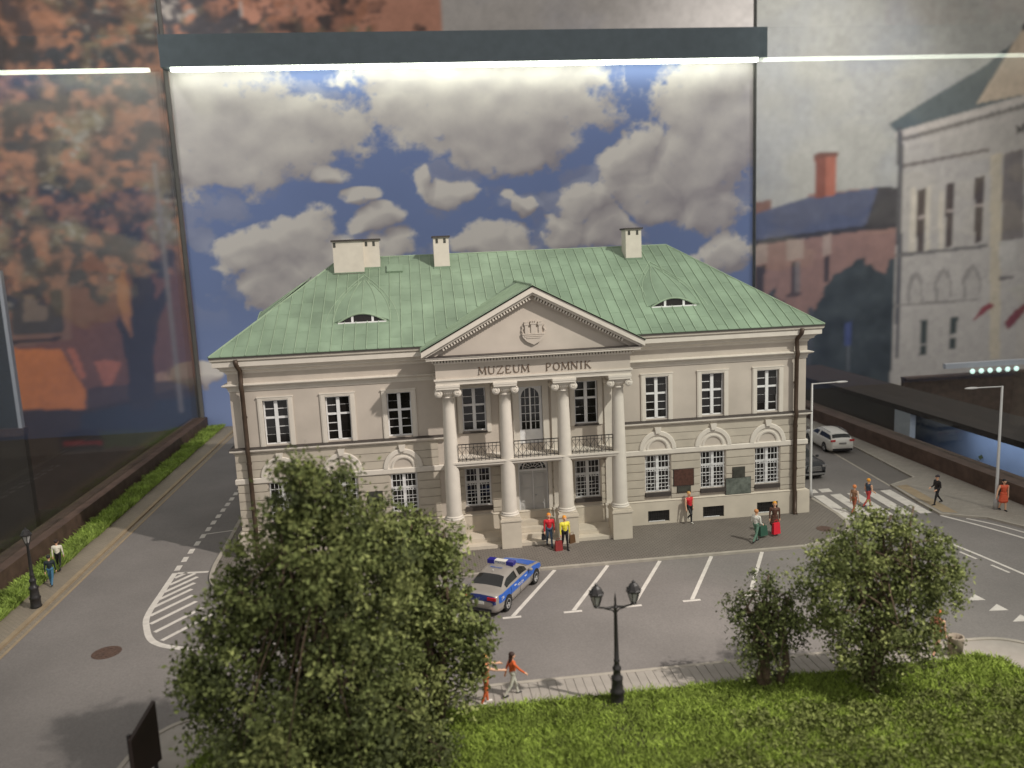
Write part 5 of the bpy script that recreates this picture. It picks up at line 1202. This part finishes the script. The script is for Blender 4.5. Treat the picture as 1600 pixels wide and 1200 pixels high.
    co = np.zeros(len(out.vertices)*3); out.vertices.foreach_get('co', co); z = co.reshape(-1, 3); z[:, 2] -= z[:, 2].min(); out.vertices.foreach_set('co', z.ravel()); out.update()
    o = link('person', out, None, loc); o.rotation_euler = (0, 0, rz)
    return tag(o, label, 'person', 'miniature figures')
def bag(name, label, loc, rz, size, c, strap=True):
    t = thing(name, label, 'bag', loc, rz); x, y, z = size
    m = MB(); m.add([(-x, -y, 0), (x, -y, 0), (x, y, 0), (-x, y, 0), (-x*.86, -y*.6, z), (x*.86, -y*.6, z), (x*.86, y*.6, z), (-x*.86, y*.6, z)], [(3, 2, 1, 0), (4, 5, 6, 7), (0, 1, 5, 4), (1, 2, 6, 5), (2, 3, 7, 6), (3, 0, 4, 7)]); m.build('bag_body', cmat(c), t)
    if strap: MB().tube([(-x*.5, 0, z-.01), (-x*.4, 0, z+.14), (x*.4, 0, z+.14), (x*.5, 0, z-.01)], .012, 5).build('handle', cmat(c), t)
    return t
PI = math.pi
RED, YEL, BLK, WHT, DEN, ORG, GIN = (.55, .02, .03), (.75, .66, .06), (.015, .015, .018), (.72, .70, .64), (.06, .10, .16), (.62, .12, .03), (.55, .20, .04)
Z_ = 0.
person('person in red jacket and jeans with orange hair walking out of the portico', (.42, -2.15, Z_), PI, 1.8, RED, DEN, BLK, hair=(.75, .26, .03), stride=.18)
person('person in yellow top and black trousers carrying bags beside the portico column', (1.12, -2.75, Z_), PI+.2, 1.8, YEL, BLK, BLK, hair=(.75, .30, .03), stride=.16)
bag('handbag', 'black handbag held by the person in the red jacket', (.12, -2.2, .42), 0, (.12, .06, .32), BLK)
bag('suitcase', 'dark red suitcase on the ground beside the person in yellow', (.78, -2.75, .0), .2, (.2, .1, .5), (.25, .03, .03))
bag('shopping_bag', 'brown shopping bag held by the person in yellow', (1.48, -2.78, .35), .4, (.17, .07, .42), (.10, .05, .02))
person('person in red top and black trousers leaning against the museum wall', (8.45, -.42, Z_), PI+.3, 1.78, RED, BLK, WHT, hair=(.60, .32, .10), sleeve=SKIN, stride=.02, kneeR=1.0, lean=-.12)
person('person in white sweater and green trousers walking beside the green bag', (10.72, -3.9, Z_), -PI/2+.5, 1.74, WHT, (.12, .22, .16), BLK, hair=(.60, .26, .10), stride=.3, bendL=.9, bendR=.9)
person('person in brown coat holding a red suitcase on the museum pavement', (12.1, -3.0, Z_), PI*.9, 1.74, (.10, .045, .03), (.09, .05, .03), BLK, hair=(.65, .30, .03), stride=.1, skirt=(.10, .045, .03))
bag('suitcase', 'bright red suitcase beside the person in the brown coat', (12.05, -3.3, .12), .3, (.22, .09, .58), (.68, .02, .04))
bag('holdall', 'dark green round bag on the pavement beside the person in white', (11.3, -3.35, .12), .3, (.24, .14, .50), (.03, .09, .06))
person('child-sized person in tan vest with orange hair on the zebra crossing', (17.75, -.75, -.09), -1.2, 1.65, (.30, .16, .09), (.34, .10, .05), BLK, hair=(.70, .24, .08), sleeve=(.75, .55, .42), stride=.25)
person('person in dark blue top and red trousers stepping over the zebra crossing', (19.05, .05, -.09), -1.35, 1.72, (.05, .07, .10), (.50, .05, .05), BLK, hair=(.78, .34, .04), sleeve=SKIN, stride=.42, bendL=1.0, bendR=.9)
person('person in black uniform and cap walking on the right pavement', (22.72, -.65, Z_), PI*.52, 1.74, (.02, .016, .016), BLK, BLK, hair=BLK, cap=(.025, .02, .03), stride=.36, bendL=1.1, bendR=1.1)
person('person in orange-red dress with long black hair beside the street lamp', (25.35, -2.45, Z_), PI*.95, 1.76, (.66, .11, .05), (.66, .11, .05), BLK, hair=BLK, sleeve=SKIN, stride=.12, skirt=(.66, .11, .05), longhair=True, barelegs=True, armR=(.1, .45))
person('person in orange jacket and pale trousers with long dark hair walking on the near sidewalk', (-3.1, -15.75, -.03), -PI/2+.25, 1.62, ORG, (.52, .52, .44), BLK, hair=(.04, .02, .015), longhair=True, stride=.34, armR=(.7, .15), armL=(-.4, .15))
person('person in orange trousers with arm stretched toward the person in the orange jacket', (-4.05, -16.05, -.03), -PI/2+.2, 1.78, (.62, .22, .10), (.62, .13, .04), WHT, hair=(.72, .32, .08), sleeve=SKIN, stride=.1, armL=(1.2, .1), armR=(1.2, .1))
person('person in white shirt and black trousers walking on the left sidewalk', (-24.5, .35, Z_), .1, 1.62, (.78, .74, .62), BLK, BLK, hair=(.03, .02, .02), stride=.2)
person('person in dark jacket and blue jeans beside the person in white shirt', (-24.0, -1.7, Z_), .15, 1.55, (.02, .03, .035), (.06, .17, .28), BLK, hair=(.03, .03, .03), stride=.3)
person('person in orange shorts half hidden by the green tree near the bin', (12.25, -15.95, -.03), -PI/2+.4, 1.75, (.50, .20, .12), (.62, .14, .05), BLK, hair=(.62, .16, .06), sleeve=SKIN, stride=.3, barelegs=True, skirt=None)
